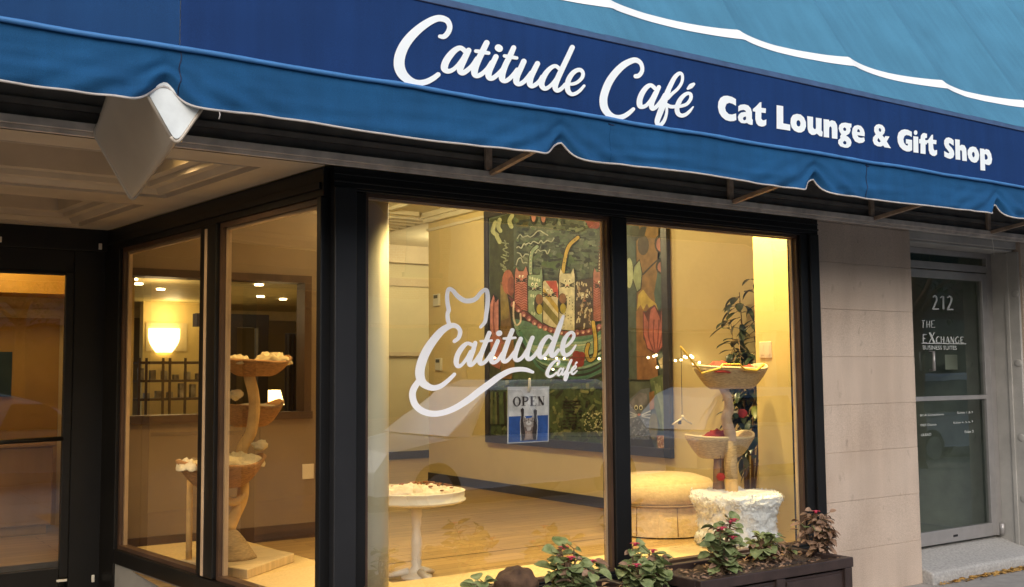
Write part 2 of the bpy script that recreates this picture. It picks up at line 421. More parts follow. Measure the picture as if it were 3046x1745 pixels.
# ------------------------------------------------------------------ storefront of the cafe
BD = Vector((-math.cos(R(83.1)), math.sin(R(83.1)), 0))           # the side windows run back along this line
BN = Vector((BD.y, -BD.x, 0))                                      # into the shop
def bay(s, n, z): p = Vector((2.2, 5.0, 0)) + BD * s + BN * n; return Vector((p.x, p.y, z))
def bbox(mb, s0, s1, n0, n1, z0, z1): mb.obox(bay(s0, n0, z0), BD * (s1 - s0), BN * (n1 - n0), (0, 0, z1 - z0))
SF = thing('cafe_storefront', (2.2, 5, 0), 'black framed cafe shopfront with side windows running back to the entrance door', 'storefront')
m = MB()
m.box(2.245, 4.965, 2.575, 5.975, 5.10, 2.68); m.box(2.245, 4.955, 2.60, 5.975, 4.966, 2.612); m.box(2.245, 4.958, 2.64, 5.975, 4.967, 2.648)
m.box(2.245, 4.972, 2.562, 5.80, 5.09, 2.576)
bbox(m, .0, 3.05, .002, .12, 2.525, 2.678); bbox(m, .02, 3.04, -.012, .004, 2.565, 2.60)
m.build('header', M_black, SF, bevel=.003)
m = MB(); m.use(M_black2).box(2.245, 4.95, 0, 2.37, 5.10, 2.574); m.use(M_black).box(2.371, 4.985, 0, 2.44, 5.09, 2.561)
bbox(m.use(M_black), .0, .045, -.012, .05, 0, 2.524)
m.build('corner_post', None, SF, bevel=.006)
m = MB(); m.box(4.094, 4.975, .42, 4.215, 5.10, 2.561); m.build('mullion', M_black, SF, bevel=.006)
m = MB(); m.use(M_black).box(5.80, 4.975, .0, 5.88, 5.10, 2.574); m.box(5.88, 4.955, 0, 5.974, 5.10, 2.574)
m.build('jamb', None, SF, bevel=.006)
m = MB(); bbox(m, 1.22, 1.36, -.012, .07, .415, 2.524); bbox(m, 1.361, 1.465, 0, .07, .415, 2.524); m.build('mullion', M_black, SF, bevel=.005)
m = MB(); bbox(m, 2.78, 3.06, -.012, .07, 0, 2.524); m.build('jamb', M_black, SF, bevel=.005)
m = MB(); m.box(2.441, 4.965, .30, 5.799, 5.10, .405); m.box(2.441, 4.985, .404, 5.799, 5.085, .418)
bbox(m, .046, 2.779, -.014, .08, .31, .408); m.build('sill', M_black, SF, bevel=.005)
m = MB(); m.box(2.441, 4.985, .10, 5.799, 5.08, .299); bbox(m, .046, 2.779, 0, .07, .10, .309); m.build('kick_panel', M_kick, SF, bevel=.003)
m = MB(); m.box(2.441, 4.975, .0, 5.799, 5.08, .0995); bbox(m, .046, 2.779, -.006, .07, .0, .0995); m.build('plinth', M_black, SF)
def window(x0, x1, z0, z1, g, nm='display_window'):
    f = MB(); f.use(M_bronze)
    f.box(x0, 5.0, z0, x0 + .018, 5.06, z1); f.box(x1 - .018, 5.0, z0, x1, 5.06, z1); f.box(x0 + .018, 5.0, z1 - .02, x1 - .018, 5.06, z1); f.box(x0 + .018, 5.0, z0, x1 - .018, 5.06, z0 + .015)
    f.use(M_stop).box(x1 - .03, 5.034, z0 + .015, x1 - .019, 5.055, z1 - .02); f.box(x0 + .018, 5.034, z1 - .028, x1 - .03, 5.055, z1 - .021)
    o = f.build(nm, None, SF)
    p = MB(); p.add([(x0 + .018, 5.03, z0 + .015), (x1 - .018, 5.03, z0 + .015), (x1 - .018, 5.03, z1 - .02), (x0 + .018, 5.03, z1 - .02)], [(0, 1, 2, 3)])
    p.build('pane', g, o); return o
W1 = window(2.44, 4.094, .418, 2.561, M_glass); W2 = window(4.215, 5.80, .418, 2.561, M_glass)
for s0, s1 in ((.046, 1.219), (1.466, 2.779)):
    f = MB(); f.use(M_bronze)
    bbox(f, s0, s0 + .03, .015, .07, .409, 2.524); bbox(f, s1 - .03, s1, .015, .07, .409, 2.524)
    bbox(f, s0 + .03, s1 - .03, .015, .07, 2.495, 2.524); bbox(f, s0 + .03, s1 - .03, .012, .075, .409, .435)
    f.use(M_stop); bbox(f, s1 - .052, s1 - .031, .04, .065, .436, 2.494); bbox(f, s0 + .03, s1 - .055, .04, .065, 2.478, 2.494)
    o = f.build('side_window', None, SF)
    p = MB(); p.add([bay(s0 + .03, .035, .435), bay(s1 - .03, .035, .435), bay(s1 - .03, .035, 2.495), bay(s0 + .03, .035, 2.495)], [(0, 1, 2, 3)])
    p.build('pane', M_glass2, o)
# pale strip on the middle post of the side windows
m = MB(); bbox(m, 1.335, 1.362, -.02, -.0122, .42, 2.50); m.build('trim_strip', M_stop, SF, bevel=.002)

# soffit of the recessed entrance with two coffers
XL = -2.2
def xr(y, off): return 2.2 - (y - 5.0) * (math.cos(R(83.1)) / math.sin(R(83.1))) - off
def ring(y0, y1, ins, z):
    o = .235 + ins
    return [Vector((XL + .3 + ins, y0 + ins, z)), Vector((xr(y0 + ins, o), y0 + ins, z)), Vector((xr(y1 - ins, o), y1 - ins, z)), Vector((XL + .3 + ins, y1 - ins, z))]
m = MB(); zc = 2.68
holes = [ring(5.2, 6.41, 0, zc), ring(6.73, 7.92, 0, zc)]
m.polyfill([[(XL, 4.965, zc), (2.2, 4.965, zc), (xr(8.03, -.0), 8.03, zc), (XL, 8.03, zc)]] + [[tuple(p) for p in h] for h in holes])
for y0, y1 in ((5.2, 6.41), (6.73, 7.92)):
    prof = [(0, 0), (.004, .028), (.05, .030), (.055, .006), (.072, .008), (.110, .046), (.118, .030), (.152, .036), (.158, .066), (.205, .072), (.21, .36)]
    rings = [ring(y0, y1, a, zc + b) for a, b in prof]
    m.loft(rings, cap=False); m.add(rings[-1], [(0, 1, 2, 3)])
m.box(XL, 5.01, 3.06, 2.2, 8.03, 3.1)
m.build('soffit', M_soffit, SF)
m = MB()
for k in range(9):
    m.use(M_ribbed).box(1.50, 5.42 + k * .038, 2.80, 1.62, 5.42 + k * .038 + .026, 2.812)
m.use(M_soffit).box(1.485, 5.40, 2.808, 1.635, 5.78, 3.038)
SL = m.build('soffit_light', None, SF)
lamp('soffit_lamp', 'SPOT', (1.56, 5.66, 2.79), 36, (1, .72, .38), SF, .05, aim=(1.56, 5.66, 0), spot=150)
# more lamps of the same kind farther left in the entrance, out of frame like their coffers
for y_ in (5.6, 7.1): m = MB(); m.use(M_ribbed).box(-.3, y_, 2.855, .1, y_ + .4, 2.868); m.build('soffit_light', None, SF)
lamp('soffit_lamp', 'SPOT', (-.1, 5.8, 2.83), 60, (1, .74, .44), SF, .1, aim=(-.1, 5.8, 0), spot=165)
lamp('soffit_lamp', 'SPOT', (-.1, 7.3, 2.83), 50, (1, .74, .44), SF, .1, aim=(-.1, 7.3, 0), spot=165)

# grey rail and cornice above the shopfront, under the awning
m = MB(); m.use(M_rail).box(-2.2, 4.925, 2.705, 10.5, 4.964, 2.742); m.box(-2.2, 4.94, 2.683, 10.5, 4.964, 2.7045)
m.use(M_cornice).box(-2.2, 4.975, 2.743, 10.5, 5.0, 2.80); m.box(-2.2, 4.955, 2.80, 10.5, 5.0, 2.83); m.box(-2.2, 4.98, 2.83, 10.5, 5.0, 2.93); m.box(-2.2, 4.96, 2.93, 10.5, 5.0, 2.96)
m.build('cornice_rail', None, SF, bevel=.003)
m = MB(); m.box(-2.2, 5.001, 2.97, 7.08, 5.0009 + .3, 3.0); m.build('bulkhead', M_dark, SF)

# entrance door at the back of the recess
XD1 = xr(8.03, 0)
D = MB(); D.use(M_black)
D.box(XD1 - .22, 8.03, 0, XD1 + .03, 8.15, 2.52); D.box(-2.2, 8.03, 2.36, XD1 - .22, 8.15, 2.52); D.box(-2.2, 8.03, 2.52, XD1 + .05, 8.15, 2.69)
D.box(XD1 - .28, 8.02, .2, XD1 - .221, 8.07, 2.36); D.box(-.2, 8.02, 2.335, XD1 - .281, 8.07, 2.36); D.box(-.2, 8.02, .12, XD1 - .281, 8.07, .275); D.box(-2.2, 8.03, 0, XD1 - .22, 8.15, .12)
D.box(.62, 8.02, .276, .72, 8.07, 2.334); D.box(-2.2, 8.03, .12, -.2, 8.15, 2.36)
dr = D.build('entrance_door', None, SF, bevel=.006)
p = MB(); p.add([(.72, 8.045, .275), (XD1 - .28, 8.045, .275), (XD1 - .28, 8.045, 2.335), (.72, 8.045, 2.335)], [(0, 1, 2, 3)]); p.build('pane', M_glass2, dr)
p = MB(); p.add([(-.2, 8.045, .275), (.62, 8.045, .275), (.62, 8.045, 2.335), (-.2, 8.045, 2.335)], [(0, 1, 2, 3)]); p.build('pane', M_glass2, dr)
p = MB(); p.tube([(.72, 8.0, 1.155), (XD1 - .28, 8.0, 1.175)], .016, 8); p.build('push_bar', M_black, dr, True)
for px, py, a, b in ((298, 733, .022, .045), (0, 712, .02, .04), (276, 1720, .02, .05), (183, 1726, .07, .016)):
    p = MB(); q = on_y(px, py, 8.018); p.box(q.x - a / 2, 8.006, q.z - b / 2, q.x + a / 2, 8.019, q.z + b / 2); p.build('hinge_cap', M_device, dr, bevel=.003)

# ------------------------------------------------------------------ stone pier and the wall above
m = MB(); zs = [0, .325, .674, 1.022, 1.361, 1.708, 2.05, 2.39, 2.68]
for a, b in zip(zs, zs[1:]):
    m.box(5.979, 5.0 + .0012 * ((len(m.v) // 8) % 2), a + .001, 7.086, 5.26, b - .001)
m.box(5.985, 5.005, 0, 7.08, 5.25, 2.68); m.box(5.985, 5.003, 2.682, 7.08, 5.25, 3.3)
pier = m.build('stone_pier', M_stone, bevel=.002, loc=(6.5, 5.1, 0))
tag(pier, 'tan sandstone pier of large blocks between the shopfront and the office door', 'pier')
m = MB(); m.box(8.605, 5.0, 0, 11, 5.3, 3.3)
for a, b in zip(zs, zs[1:]): m.box(8.60, 4.993, a + .003, 11, 5.05, b - .003)
tag(m.build('stone_pier', M_stone, bevel=.004, loc=(9.6, 5.1, 0)), 'tan sandstone pier right of the concrete door jamb at the edge', 'pier')
m = MB(); m.box(-8, 5.02, 3.3, 16, 5.35, 5.3)
tag(m.build('upper_wall', M_brick, loc=(3, 5.2, 3)), 'red brick upper wall hidden behind the blue awning', 'wall')
m = MB(); m.box(-8, 4.9, 0, -2.21, 8.2, 5.3)
tag(m.build('neighbour_wall', M_brownwall, loc=(-5, 6.5, 0)), 'brown wall on the far side of the recessed entrance', 'wall')

# ------------------------------------------------------------------ office entrance 212
OE = thing('office_entrance', (7.8, 5.25, 0), 'grey aluminium office entrance door with white 212 lettering beside the stone pier', 'entrance')
m = MB(); m.use(M_conc)
m.box(7.087, 5.03, 2.63, 8.60, 5.32, 2.69); m.box(7.087, 5.06, 2.61, 8.60, 5.32, 2.629); m.box(7.087, 5.0, 2.6905, 8.60, 5.32, 2.75); m.box(7.087, 4.985, 2.7505, 8.6, 5.32, 3.3)
m.build('lintel', None, OE, bevel=.006)
m = MB(); m.box(8.575, 5.012, .06, 8.604, 5.34, 2.609); m.box(8.565, 5.10, .06, 8.576, 5.135, 2.60); m.build('concrete_jamb', M_conc, OE, bevel=.004)
for zz in (2.25, 1.66, 1.03, .52):
    b = MB(); rings = []
    for rr, dx in ((.032, 0), (.032, -.003), (.026, -.005), (.0, -.0055)):
        rings.append([Vector((8.575 + dx, 5.045 + max(rr, .001) * math.cos(t), zz + max(rr, .001) * math.sin(t))) for t in [2 * math.pi * k / 14 for k in range(14)]])
    b.loft(rings); b.build('bolt_cap', M_conc, OE, True)
m = MB(); y0, y1 = 5.25, 5.31
m.box(7.10, y0, .2, 7.155, y1, 2.609); m.box(8.50, y0, .2, 8.573, y1, 2.609); m.box(7.155, y0, 2.565, 8.50, y1, 2.609); m.box(7.155, y0, 2.44, 8.50, y1, 2.50)
m.build('door_frame', M_alu, OE, bevel=.004)
m = MB(); m.box(7.155, 5.285, 2.50, 8.50, 5.29, 2.565); m.build('transom_pane', M_doorglass, OE)
m = MB(); y0, y1 = 5.245, 5.295
m.box(7.165, y0, .205, 7.30, y1, 2.43); m.box(8.415, y0, .205, 8.49, y1, 2.43); m.box(7.30, y0, 2.365, 8.415, y1, 2.43); m.box(7.30, y0, .205, 8.415, y1, .312); m.box(7.30, y0, 1.356, 8.415, y1, 1.392)
q, q2 = on_y(2950, 702, 4.985), on_y(2957, 758, 4.985); mw = MB(); mw.tube([q, q.lerp(q2, .5) + Vector((.006, 0, 0)), q2], .003, 5); mw.build('loose_wire', M_device, OE)
DL = m.build('door', M_alu, OE, bevel=.004)
m = MB(); m.add([(7.30, 5.27, .312), (8.415, 5.27, .312), (8.415, 5.27, 1.356), (7.30, 5.27, 1.356)], [(0, 1, 2, 3)])
m.add([(7.30, 5.27, 1.392), (8.415, 5.27, 1.392), (8.415, 5.27, 2.365), (7.30, 5.27, 2.365)], [(0, 1, 2, 3)]); m.build('pane', M_doorglass, DL)
m = MB(); m.box(7.86, 5.242, .245, 7.92, 5.2448, .262); m.build('maker_plate', M_black2, DL)
qh = on_y(2777, 1046, 5.21); m = MB(); m.tube([(qh.x, 5.25, qh.z), (qh.x, 5.21, qh.z), (qh.x, 5.21, qh.z - .15), (qh.x, 5.25, qh.z - .15)], .012, 8); m.build('reflected_bar', M_alu, DL, True)  # bar standing in for a reflection in the door glass
m = MB(); m.tube([(8.545, 5.235, .205), (8.545, 5.235, .30)], .02, 10); m.build('hinge', M_alu, OE, True)
m = MB(); sc_ = .15113; of = (2700, 840); YL = 5.262
def pj(px, py, d): return on_y(px, py, d)
m.use(mat('grey_door_lettering', (.50, .52, .49), .6))
letter_strokes(m, [[(505, 285, 30), (535, 262, 34), (565, 290, 36), (570, 340, 36), (550, 400, 34), (500, 515, 34)], [(500, 520, 28), (605, 520, 28)]], of, sc_, pj, YL)
letter_strokes(m, [[(640, 300, 26), (690, 268, 28)], [(700, 268, 36), (705, 528, 36)]], of, sc_, pj, YL, smooth=False, cap=False)
letter_strokes(m, [[(785, 290, 30), (820, 272, 34), (858, 300, 38), (858, 360, 38), (830, 430, 36), (790, 520, 34)], [(782, 528, 28), (890, 528, 28)]], of, sc_, pj, YL)
def caps(seq): letter_strokes(m, seq, of, sc_, pj, YL, smooth=False, cap=False)
m.build('lettering', None, DL); m = MB().use(MATS['grey_door_lettering'])
caps([[(278, 748, 14), (345, 748, 14)], [(310, 748, 18), (305, 885, 18)], [(292, 882, 9), (325, 882, 9)],
      [(375, 750, 18), (378, 888, 18)], [(430, 750, 18), (432, 888, 18)], [(380, 820, 12), (430, 820, 12)],
      [(470, 752, 18), (472, 885, 18)], [(465, 754, 12), (528, 750, 12)], [(470, 818, 11), (512, 816, 11)], [(468, 882, 12), (540, 876, 14)]])
m.build('lettering', None, DL); m = MB().use(MATS['grey_door_lettering'])
caps([[(305, 1015, 22), (308, 1190, 22)], [(295, 1020, 14), (372, 1022, 16)], [(305, 1100, 13), (352, 1098, 16)], [(300, 1186, 13), (378, 1180, 16)],
      [(435, 985, 40), (530, 1195, 40)], [(525, 985, 16), (420, 1192, 16)], [(422, 985, 10), (460, 985, 10)], [(505, 985, 10), (545, 985, 10)]])
letter_strokes(m, [[(625, 1075, 12), (600, 1062, 14), (570, 1100, 24), (568, 1160, 24), (590, 1188, 16), (632, 1178, 12)]], of, sc_, pj, YL)
caps([[(660, 1062, 20), (660, 1188, 20)], [(712, 1065, 20), (712, 1188, 20)], [(660, 1122, 12), (712, 1122, 12)],
      [(785, 1062, 22), (820, 1190, 24)], [(782, 1065, 11), (752, 1190, 11)], [(766, 1150, 10), (806, 1150, 10)],
      [(850, 1065, 12), (850, 1190, 12)], [(850, 1065, 22), (905, 1190, 22)], [(908, 1065, 12), (908, 1190, 12)],
      [(1045, 1070, 20), (1050, 1190, 20)], [(1040, 1074, 12), (1102, 1074, 14)], [(1045, 1128, 11), (1085, 1128, 12)], [(1042, 1186, 12), (1105, 1182, 14)]])
letter_strokes(m, [[(1005, 1078, 12), (975, 1065, 14), (945, 1105, 22), (945, 1160, 22), (970, 1188, 16), (1005, 1175, 14), (1005, 1135, 16)]], of, sc_, pj, YL)
caps([[(272, 1196, 16), (1155, 1204, 16)]])
m.build('lettering', None, DL); m = MB().use(MATS['grey_door_lettering'])
a, b = pj(2700 + 300 * sc_, 840 + 1318 * sc_, YL), pj(2700 + 962 * sc_, 840 + 1245 * sc_, YL); text_into(m, 'BUSINESS SUITES', a.x, a.z, b.x, b.z, YL)
for s, x0, yb, x1, yt in (('BCA Consultants', 305, 535, 1095, 430), ('DES Dance', 322, 868, 840, 765), ('ULEAD', 335, 1200, 672, 1095), ('Suites 1 & 3', 1535, 455, 2055, 355), ('Suites 4, 5, 6, 7', 1412, 790, 2065, 680), ('Suite 2', 1780, 1090, 2085, 990)):
    k = 220 / 2464; a, b = pj(2710 + x0 * k, 1190 + yb * k, YL), pj(2710 + x1 * k, 1190 + yt * k, YL)
    m.build('lettering', None, DL); m = MB().use(MATS['grey_door_lettering'])
    text_into(m, s, a.x, a.z, b.x, a.z + (b.z - a.z if b.z > a.z else .05), YL)
m.build('lettering', None, DL)
m = MB(); q = on_y(2830, 1075, 5.6); m.box(q.x - .09, 5.6, q.z - .07, q.x + .09, 5.605, q.z + .06); nt_ = m.build('paper_notice', M_device, loc=(q.x, 5.6, q.z)); tag(nt_, 'small white paper notice seen through the office door glass', 'notice')
m = MB(); m.box(7.1, 5.35, .19, 8.6, 9, .2); structure(m.build('lobby_floor', mat('dark_lobby_floor', (.30, .32, .29), .5)))
m = MB(); m.box(7.09, 5.33, .2, 7.1, 9, 2.7); m.box(8.62, 5.33, .2, 8.63, 9, 2.7); m.box(7.09, 9, .2, 8.63, 9.05, 2.7); m.box(7.09, 5.33, 2.7, 8.63, 9.05, 2.75); structure(m.build('lobby_wall', mat('lobby_paint', (.50, .51, .46), .7)))
m = MB(); q = 0
rings = []
for k in range(41):
    x = 7.0872 + k * .04; a = .006 * noise.noise(Vector((x * 7, 0, 5))); b = .003 * noise.noise(Vector((x * 9, 4, 1)))
    rings.append([Vector((x, yy, zz)) for yy, zz in ((5.33, -.01), (4.905 + a, -.01), (4.906 + a, .05 + b), (4.912 + a, .074 + b), (4.926 + a, .089 + b), (4.95, .097 + b), (5.10, .132 + b), (5.33, .188))])
m.loft(rings)
ds = m.build('door_step', M_granite, smooth=False, loc=(7.8, 5.1, 0), bevel=.012); tag(ds, 'worn grey granite door step below the office door', 'step')
m = MB()
for k in range(420):
    t = rnd.random(); x = 7.12 + 1.45 * (rnd.random() ** .65); y = 4.90 - abs(rnd.gauss(0, .022)) * (.6 + t) - .004; z = .004 + rnd.random() * .016
    l = .012 + rnd.random() * .018; a = rnd.random() * 6.28; wd = l * .35; tl = rnd.uniform(-.01, .012)
    dx, dy = math.cos(a) * l, math.sin(a) * l
    m.add([(x - dx, y - dy, z), (x + dy / l * wd, y - dx / l * wd, z + tl), (x + dx, y + dy, z + .004), (x - dy / l * wd, y + dx / l * wd, z - tl * .3)], [(0, 1, 2, 3)])
tag(m.build('fallen_leaves', mat('yellow_leaf', (.42, .24, .06), .8, .5, 30)), 'strip of dry yellow leaves along the foot of the step', 'leaves', kind='stuff')

# ------------------------------------------------------------------ awning
AW = thing('awning', (4.3, 4.98, 2.6), 'large blue fabric awning with a navy name panel and white stripe over the shopfront', 'awning')
AX0, AX1, YA, SLOPE = -1.6, 10.2, 4.0, 1.69
RIB0, RIBD = .51, .969
NOTCH = [-.72, 1.12, 3.0, 4.82, 6.65, 8.5]
def sag(x): t = (x - RIB0) / RIBD; t -= math.floor(t); return .05 * (4 * t * (1 - t)) ** .8 * (1.25 - .5 * t)
def canopy(x, t, out=0.):
    # t metres up the slope
    n = Vector((0, -SLOPE, 1)).normalized(); d = Vector((0, 1, SLOPE)).normalized()
    s = sag(x) * min(1, t / .35) * min(1, (1.9 - t) / .3 + .3)
    wr = .004 * noise.noise(Vector((x * 3, t * 2, 3))) + .0035 * math.sin((x - t * .5) * 26) * max(0, 1 - t / .5) * max(0, noise.noise(Vector((x * 1.3, 7, 0))))
    return Vector((x, YA + .006, 3.285)) + d * t + n * (out + wr - s)
NU = int((AX1 - AX0) / .0484)
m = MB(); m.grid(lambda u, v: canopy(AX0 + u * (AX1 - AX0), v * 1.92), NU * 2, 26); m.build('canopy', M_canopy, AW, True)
m = MB(); m.grid(lambda u, v: canopy(AX0 + u * (AX1 - AX0), .235 + v * .078, .004), NU * 2, 2); m.build('white_stripe', M_stripe, AW, True)
for k in range(12):
    x = RIB0 + RIBD * (k - 2); m = MB()
    if AX0 < x < AX1: m.tube([canopy(x, .02 + .1 * j, -.013) for j in range(19)], .011, 6); m.build('canopy_rib', M_canopy, AW, True)
def sgn(x, z): return YA + .003 * noise.noise(Vector((x * 1.7, z * 3, 9)))
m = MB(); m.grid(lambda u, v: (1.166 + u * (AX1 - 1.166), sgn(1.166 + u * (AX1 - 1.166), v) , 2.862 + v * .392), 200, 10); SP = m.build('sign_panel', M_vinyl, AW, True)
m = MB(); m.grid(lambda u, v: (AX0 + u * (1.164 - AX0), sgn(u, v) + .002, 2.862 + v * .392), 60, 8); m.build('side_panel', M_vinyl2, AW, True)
m = MB(); m.grid(lambda u, v: (AX0 + u * (AX1 - AX0), YA - .004 + .012 * v, 3.256 + v * .034), 200, 2); m.build('top_strip', M_strip, AW, True)
m = MB(); m.box(AX0, YA - .0055, 3.2515, AX1, YA - .002, 3.2555); m.build('seam', mat('navy_seam', (.006, .012, .05), .7), AW)
def vy(x, v):
    """v: 0 at the piping, 1 at the hem"""
    y = YA + .010 * v
    y += -.004 * v + .015 * v * noise.noise(Vector((x * .8 + v * .8, v * 2.2, 0))) + .011 * v * noise.noise(Vector((x * 1.7 + v * 2.6, v * 5, 4))) + .005 * v * noise.noise(Vector((x * 4 + v * 5, v * 7, 6))) + .0015 * noise.noise(Vector((x * 11, v * 5, 8)))
    for n_ in NOTCH:
        dx = x - n_
        y += -.030 * v * v * math.exp(-((dx + .17 + .12 * (1 - v)) / .11) ** 2) + .020 * v * math.exp(-(dx / .06) ** 2) - .024 * v * v * math.exp(-((dx - .17) / .10) ** 2)
        y += .016 * math.sin((abs(dx) + (1 - v) * .42) * 30) * math.exp(-(dx / .40) ** 2) * v * (.4 + .6 * v)
    return y
def hem(x):
    z = 2.642 + .003 * math.sin(x * 5.3) + .004 * math.sin(x * 2.1) + .003 * noise.noise(Vector((x * 2, 0, 0)))
    for n_ in NOTCH:
        dx = x - n_; z += .070 * math.exp(-abs(dx / (.075 if dx < 0 else .062)) ** 1.9) - .010 * math.exp(-((dx + .14) / .06) ** 2) - .012 * math.exp(-((dx - .16) / .07) ** 2)
    return z
def val(x, v, out=0): z = 2.852 + (hem(x) - 2.852) * v; return Vector((x, vy(x, v) - out, z))
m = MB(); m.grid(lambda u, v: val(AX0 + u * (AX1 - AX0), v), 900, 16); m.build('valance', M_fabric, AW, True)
m = MB(); m.tube([val(AX0 + (AX1 - AX0) * k / 700, 1, .001) + Vector((0, 0, -.002)) for k in range(701)], .0047, 6)
q = val(1.315, 1); m.tube([q, q + Vector((.004, 0, -.018)), q + Vector((.0, 0, -.036))], .0025, 5)
m.build('hem_binding', M_hem, AW, True)
for x in (-.3, 1.168, 3.29, 5.27, 7.2):
    m = MB(); m.tube([val(x + .004 * math.sin(v_ * 1.3), .03 + v_ * .096, .0015) for v_ in range(11)], .0022, 5); m.build('valance_seam', MATS['navy_seam'] if x != 3.29 else M_fabric, AW)
for x in (3.31, 5.29):
    m = MB(); m.tube([val(x - .03, .08, .002), val(x - .012, .10, .002), val(x + .004, .095, .002)], .003, 5); m.build('tear', MATS['navy_seam'], AW)
m = MB(); m.tube([Vector((AX0 + (AX1 - AX0) * k / 400, YA - .010, 2.857 + .0022 * math.sin(k * .21) + .002 * noise.noise(Vector((k * .13, 0, 0))))) for k in range(401)], [.0105 + .002 * noise.noise(Vector((k * .3, 3, 0))) for k in range(401)], 8); m.build('piping', M_pipe, AW, True)
m = MB(); m.box(AX0, YA + .035, 2.85, AX1, YA + .07, 2.885); m.box(AX0, YA + .035, 3.22, AX1, YA + .07, 3.255); m.build('front_bar', M_tube, AW)
for x in (-.4, 1.3, 3.184, 5.096, 6.564, 8.065, 9.6):
    m = MB(); m.obox((x - .014, 4.922, 2.715), (.028, 0, 0), (0, -.87, .115), (0, 0, .028)); m.build('strut', M_tube, AW, bevel=.003)
    m = MB(); m.box(x - .03, 4.93, 2.743, x + .012, 4.954, 3.15)
    m.tube([(x - .01, 4.925, 2.80), (x - .01, 4.931, 2.80)], .009, 8); m.build('wall_post', M_tube, AW, bevel=.003)
    m = MB(); m.obox((x - .014, YA + .08, 3.22), (.028, 0, 0), (0, .84, 1.42), (0, 0, .03)); m.build('rafter', M_tube, AW)
m = MB(); m.box(AX0, 4.99, 4.9, AX1, 5.02, 4.96); m.build('wall_bar', M_tube, AW)
# side cheek of the awning at the far end
m = MB(); m.add([(AX1, YA, 2.66), (AX1, YA, 3.28), (AX1, 5.0, 4.95), (AX1, 5.0, 2.66)], [(0, 1, 2, 3)]); m.build('end_cheek', M_fabric, AW)

# name lettering on the navy panel
C1 = [(960, 470, 66), (1035, 474, 92), (1105, 405, 98), (1140, 300, 96), (1100, 195, 104), (1005, 148, 112), (900, 150, 122), (760, 212, 136), (600, 322, 152), (450, 462, 168), (335, 610, 182), (262, 760, 192), (228, 900, 196), (236, 1040, 194), (292, 1160, 178), (390, 1250, 148), (500, 1298, 116), (600, 1310, 106), (720, 1288, 104), (840, 1228, 98), (930, 1160, 88)]
A1 = [(1425, 745, 90), (1335, 680, 88), (1232, 722, 108), (1130, 832, 126), (1060, 950, 132), (1045, 1048, 130), (1100, 1098, 92), (1180, 1082, 80), (1280, 1000, 76), (1380, 870, 82), (1445, 760, 90)]
A2 = [(1480, 725, 100), (1420, 850, 108), (1345, 1010, 116), (1325, 1092, 112), (1372, 1130, 95), (1450, 1088, 90), (1545, 1000, 84), (1630, 870, 80)]
T1 = [(1805, 590, 108), (1740, 722, 112), (1645, 920, 118), (1592, 1062, 124), (1592, 1150, 118), (1642, 1182, 88), (1730, 1140, 84), (1820, 1050, 80), (1890, 940, 76)]
I1 = [(1972, 840, 100), (1905, 980, 106), (1845, 1110, 118), (1845, 1200, 112), (1900, 1228, 90), (1980, 1180, 84), (2080, 1080, 80), (2150, 980, 76)]
g1 = [C1, A1, A2, T1, [(1610, 735, 66), (1740, 755, 74), (1840, 772, 66)], I1, [(2015, 677, 128), (2035, 690, 128)]]
T2 = [(565, 230, 114), (490, 400, 126), (390, 600, 130), (322, 790, 142), (320, 900, 138), (378, 948, 98), (460, 910, 96), (560, 810, 94), (640, 700, 88)]
U1 = [(785, 525, 122), (720, 670, 126), (640, 840, 136), (625, 960, 136), (682, 1012, 102), (780, 968, 100), (870, 870, 98), (945, 765, 90)]
U2 = [(1080, 572, 116), (1000, 730, 126), (932, 880, 132), (915, 1000, 132), (962, 1058, 98), (1050, 1018, 96), (1130, 940, 90), (1180, 850, 84)]
D1 = [(1570, 700, 84), (1475, 624, 84), (1372, 662, 96), (1262, 780, 116), (1190, 920, 126), (1170, 1030, 126), (1228, 1108, 100), (1310, 1088, 86), (1420, 990, 82), (1520, 850, 86), (1585, 730, 86)]
D2 = [(1832, 222, 112), (1740, 420, 116), (1630, 650, 120), (1522, 880, 126), (1466, 1040, 122), (1472, 1120, 114), (1522, 1152, 94), (1600, 1110, 88), (1680, 1020, 82)]
E1 = [(1770, 1012, 64), (1850, 1010, 72), (1950, 968, 76), (2040, 880, 80), (2064, 785, 82), (2020, 715, 88), (1930, 716, 94), (1830, 792, 108), (1752, 920, 116), (1725, 1060, 116), (1746, 1168, 110), (1820, 1232, 84), (1920, 1208, 78), (2010, 1140, 72), (2088, 1050, 60)]
g2 = [T2, [(368, 405, 76), (500, 428, 84), (632, 450, 74)], U1, U2, D1, D2, E1]
CC = [(793, 462, 78), (848, 452, 82), (900, 390, 76), (912, 310, 72), (880, 222, 80), (800, 172, 96), (700, 192, 108), (560, 272, 122), (420, 412, 132), (312, 570, 140), (242, 740, 142), (212, 880, 142), (226, 1020, 140), (292, 1130, 124), (390, 1196, 106), (490, 1208, 94), (590, 1180, 88), (680, 1120, 80), (752, 1055, 66)]
F0 = [(1160, 700, 72), (1072, 626, 74), (990, 662, 88), (910, 772, 100), (866, 890, 104), (870, 990, 102), (920, 1014, 76), (990, 984, 68), (1070, 890, 66), (1145, 760, 70)]
F1 = [(1212, 660, 78), (1160, 780, 82), (1092, 930, 90), (1080, 1020, 90), (1112, 1048, 76), (1180, 1000, 72), (1262, 900, 76), (1320, 800, 78)]
F2 = [(1290, 900, 74), (1340, 800, 86), (1420, 630, 90), (1500, 482, 80), (1582, 410, 66), (1634, 442, 56), (1630, 560, 56), (1560, 680, 58), (1450, 780, 60), (1375, 860, 64)]
F3 = [(1385, 720, 90), (1330, 850, 116), (1280, 1000, 112), (1222, 1150, 106), (1182, 1270, 94), (1196, 1332, 80), (1242, 1342, 74), (1310, 1260, 64), (1350, 1130, 52), (1356, 1010, 46)]
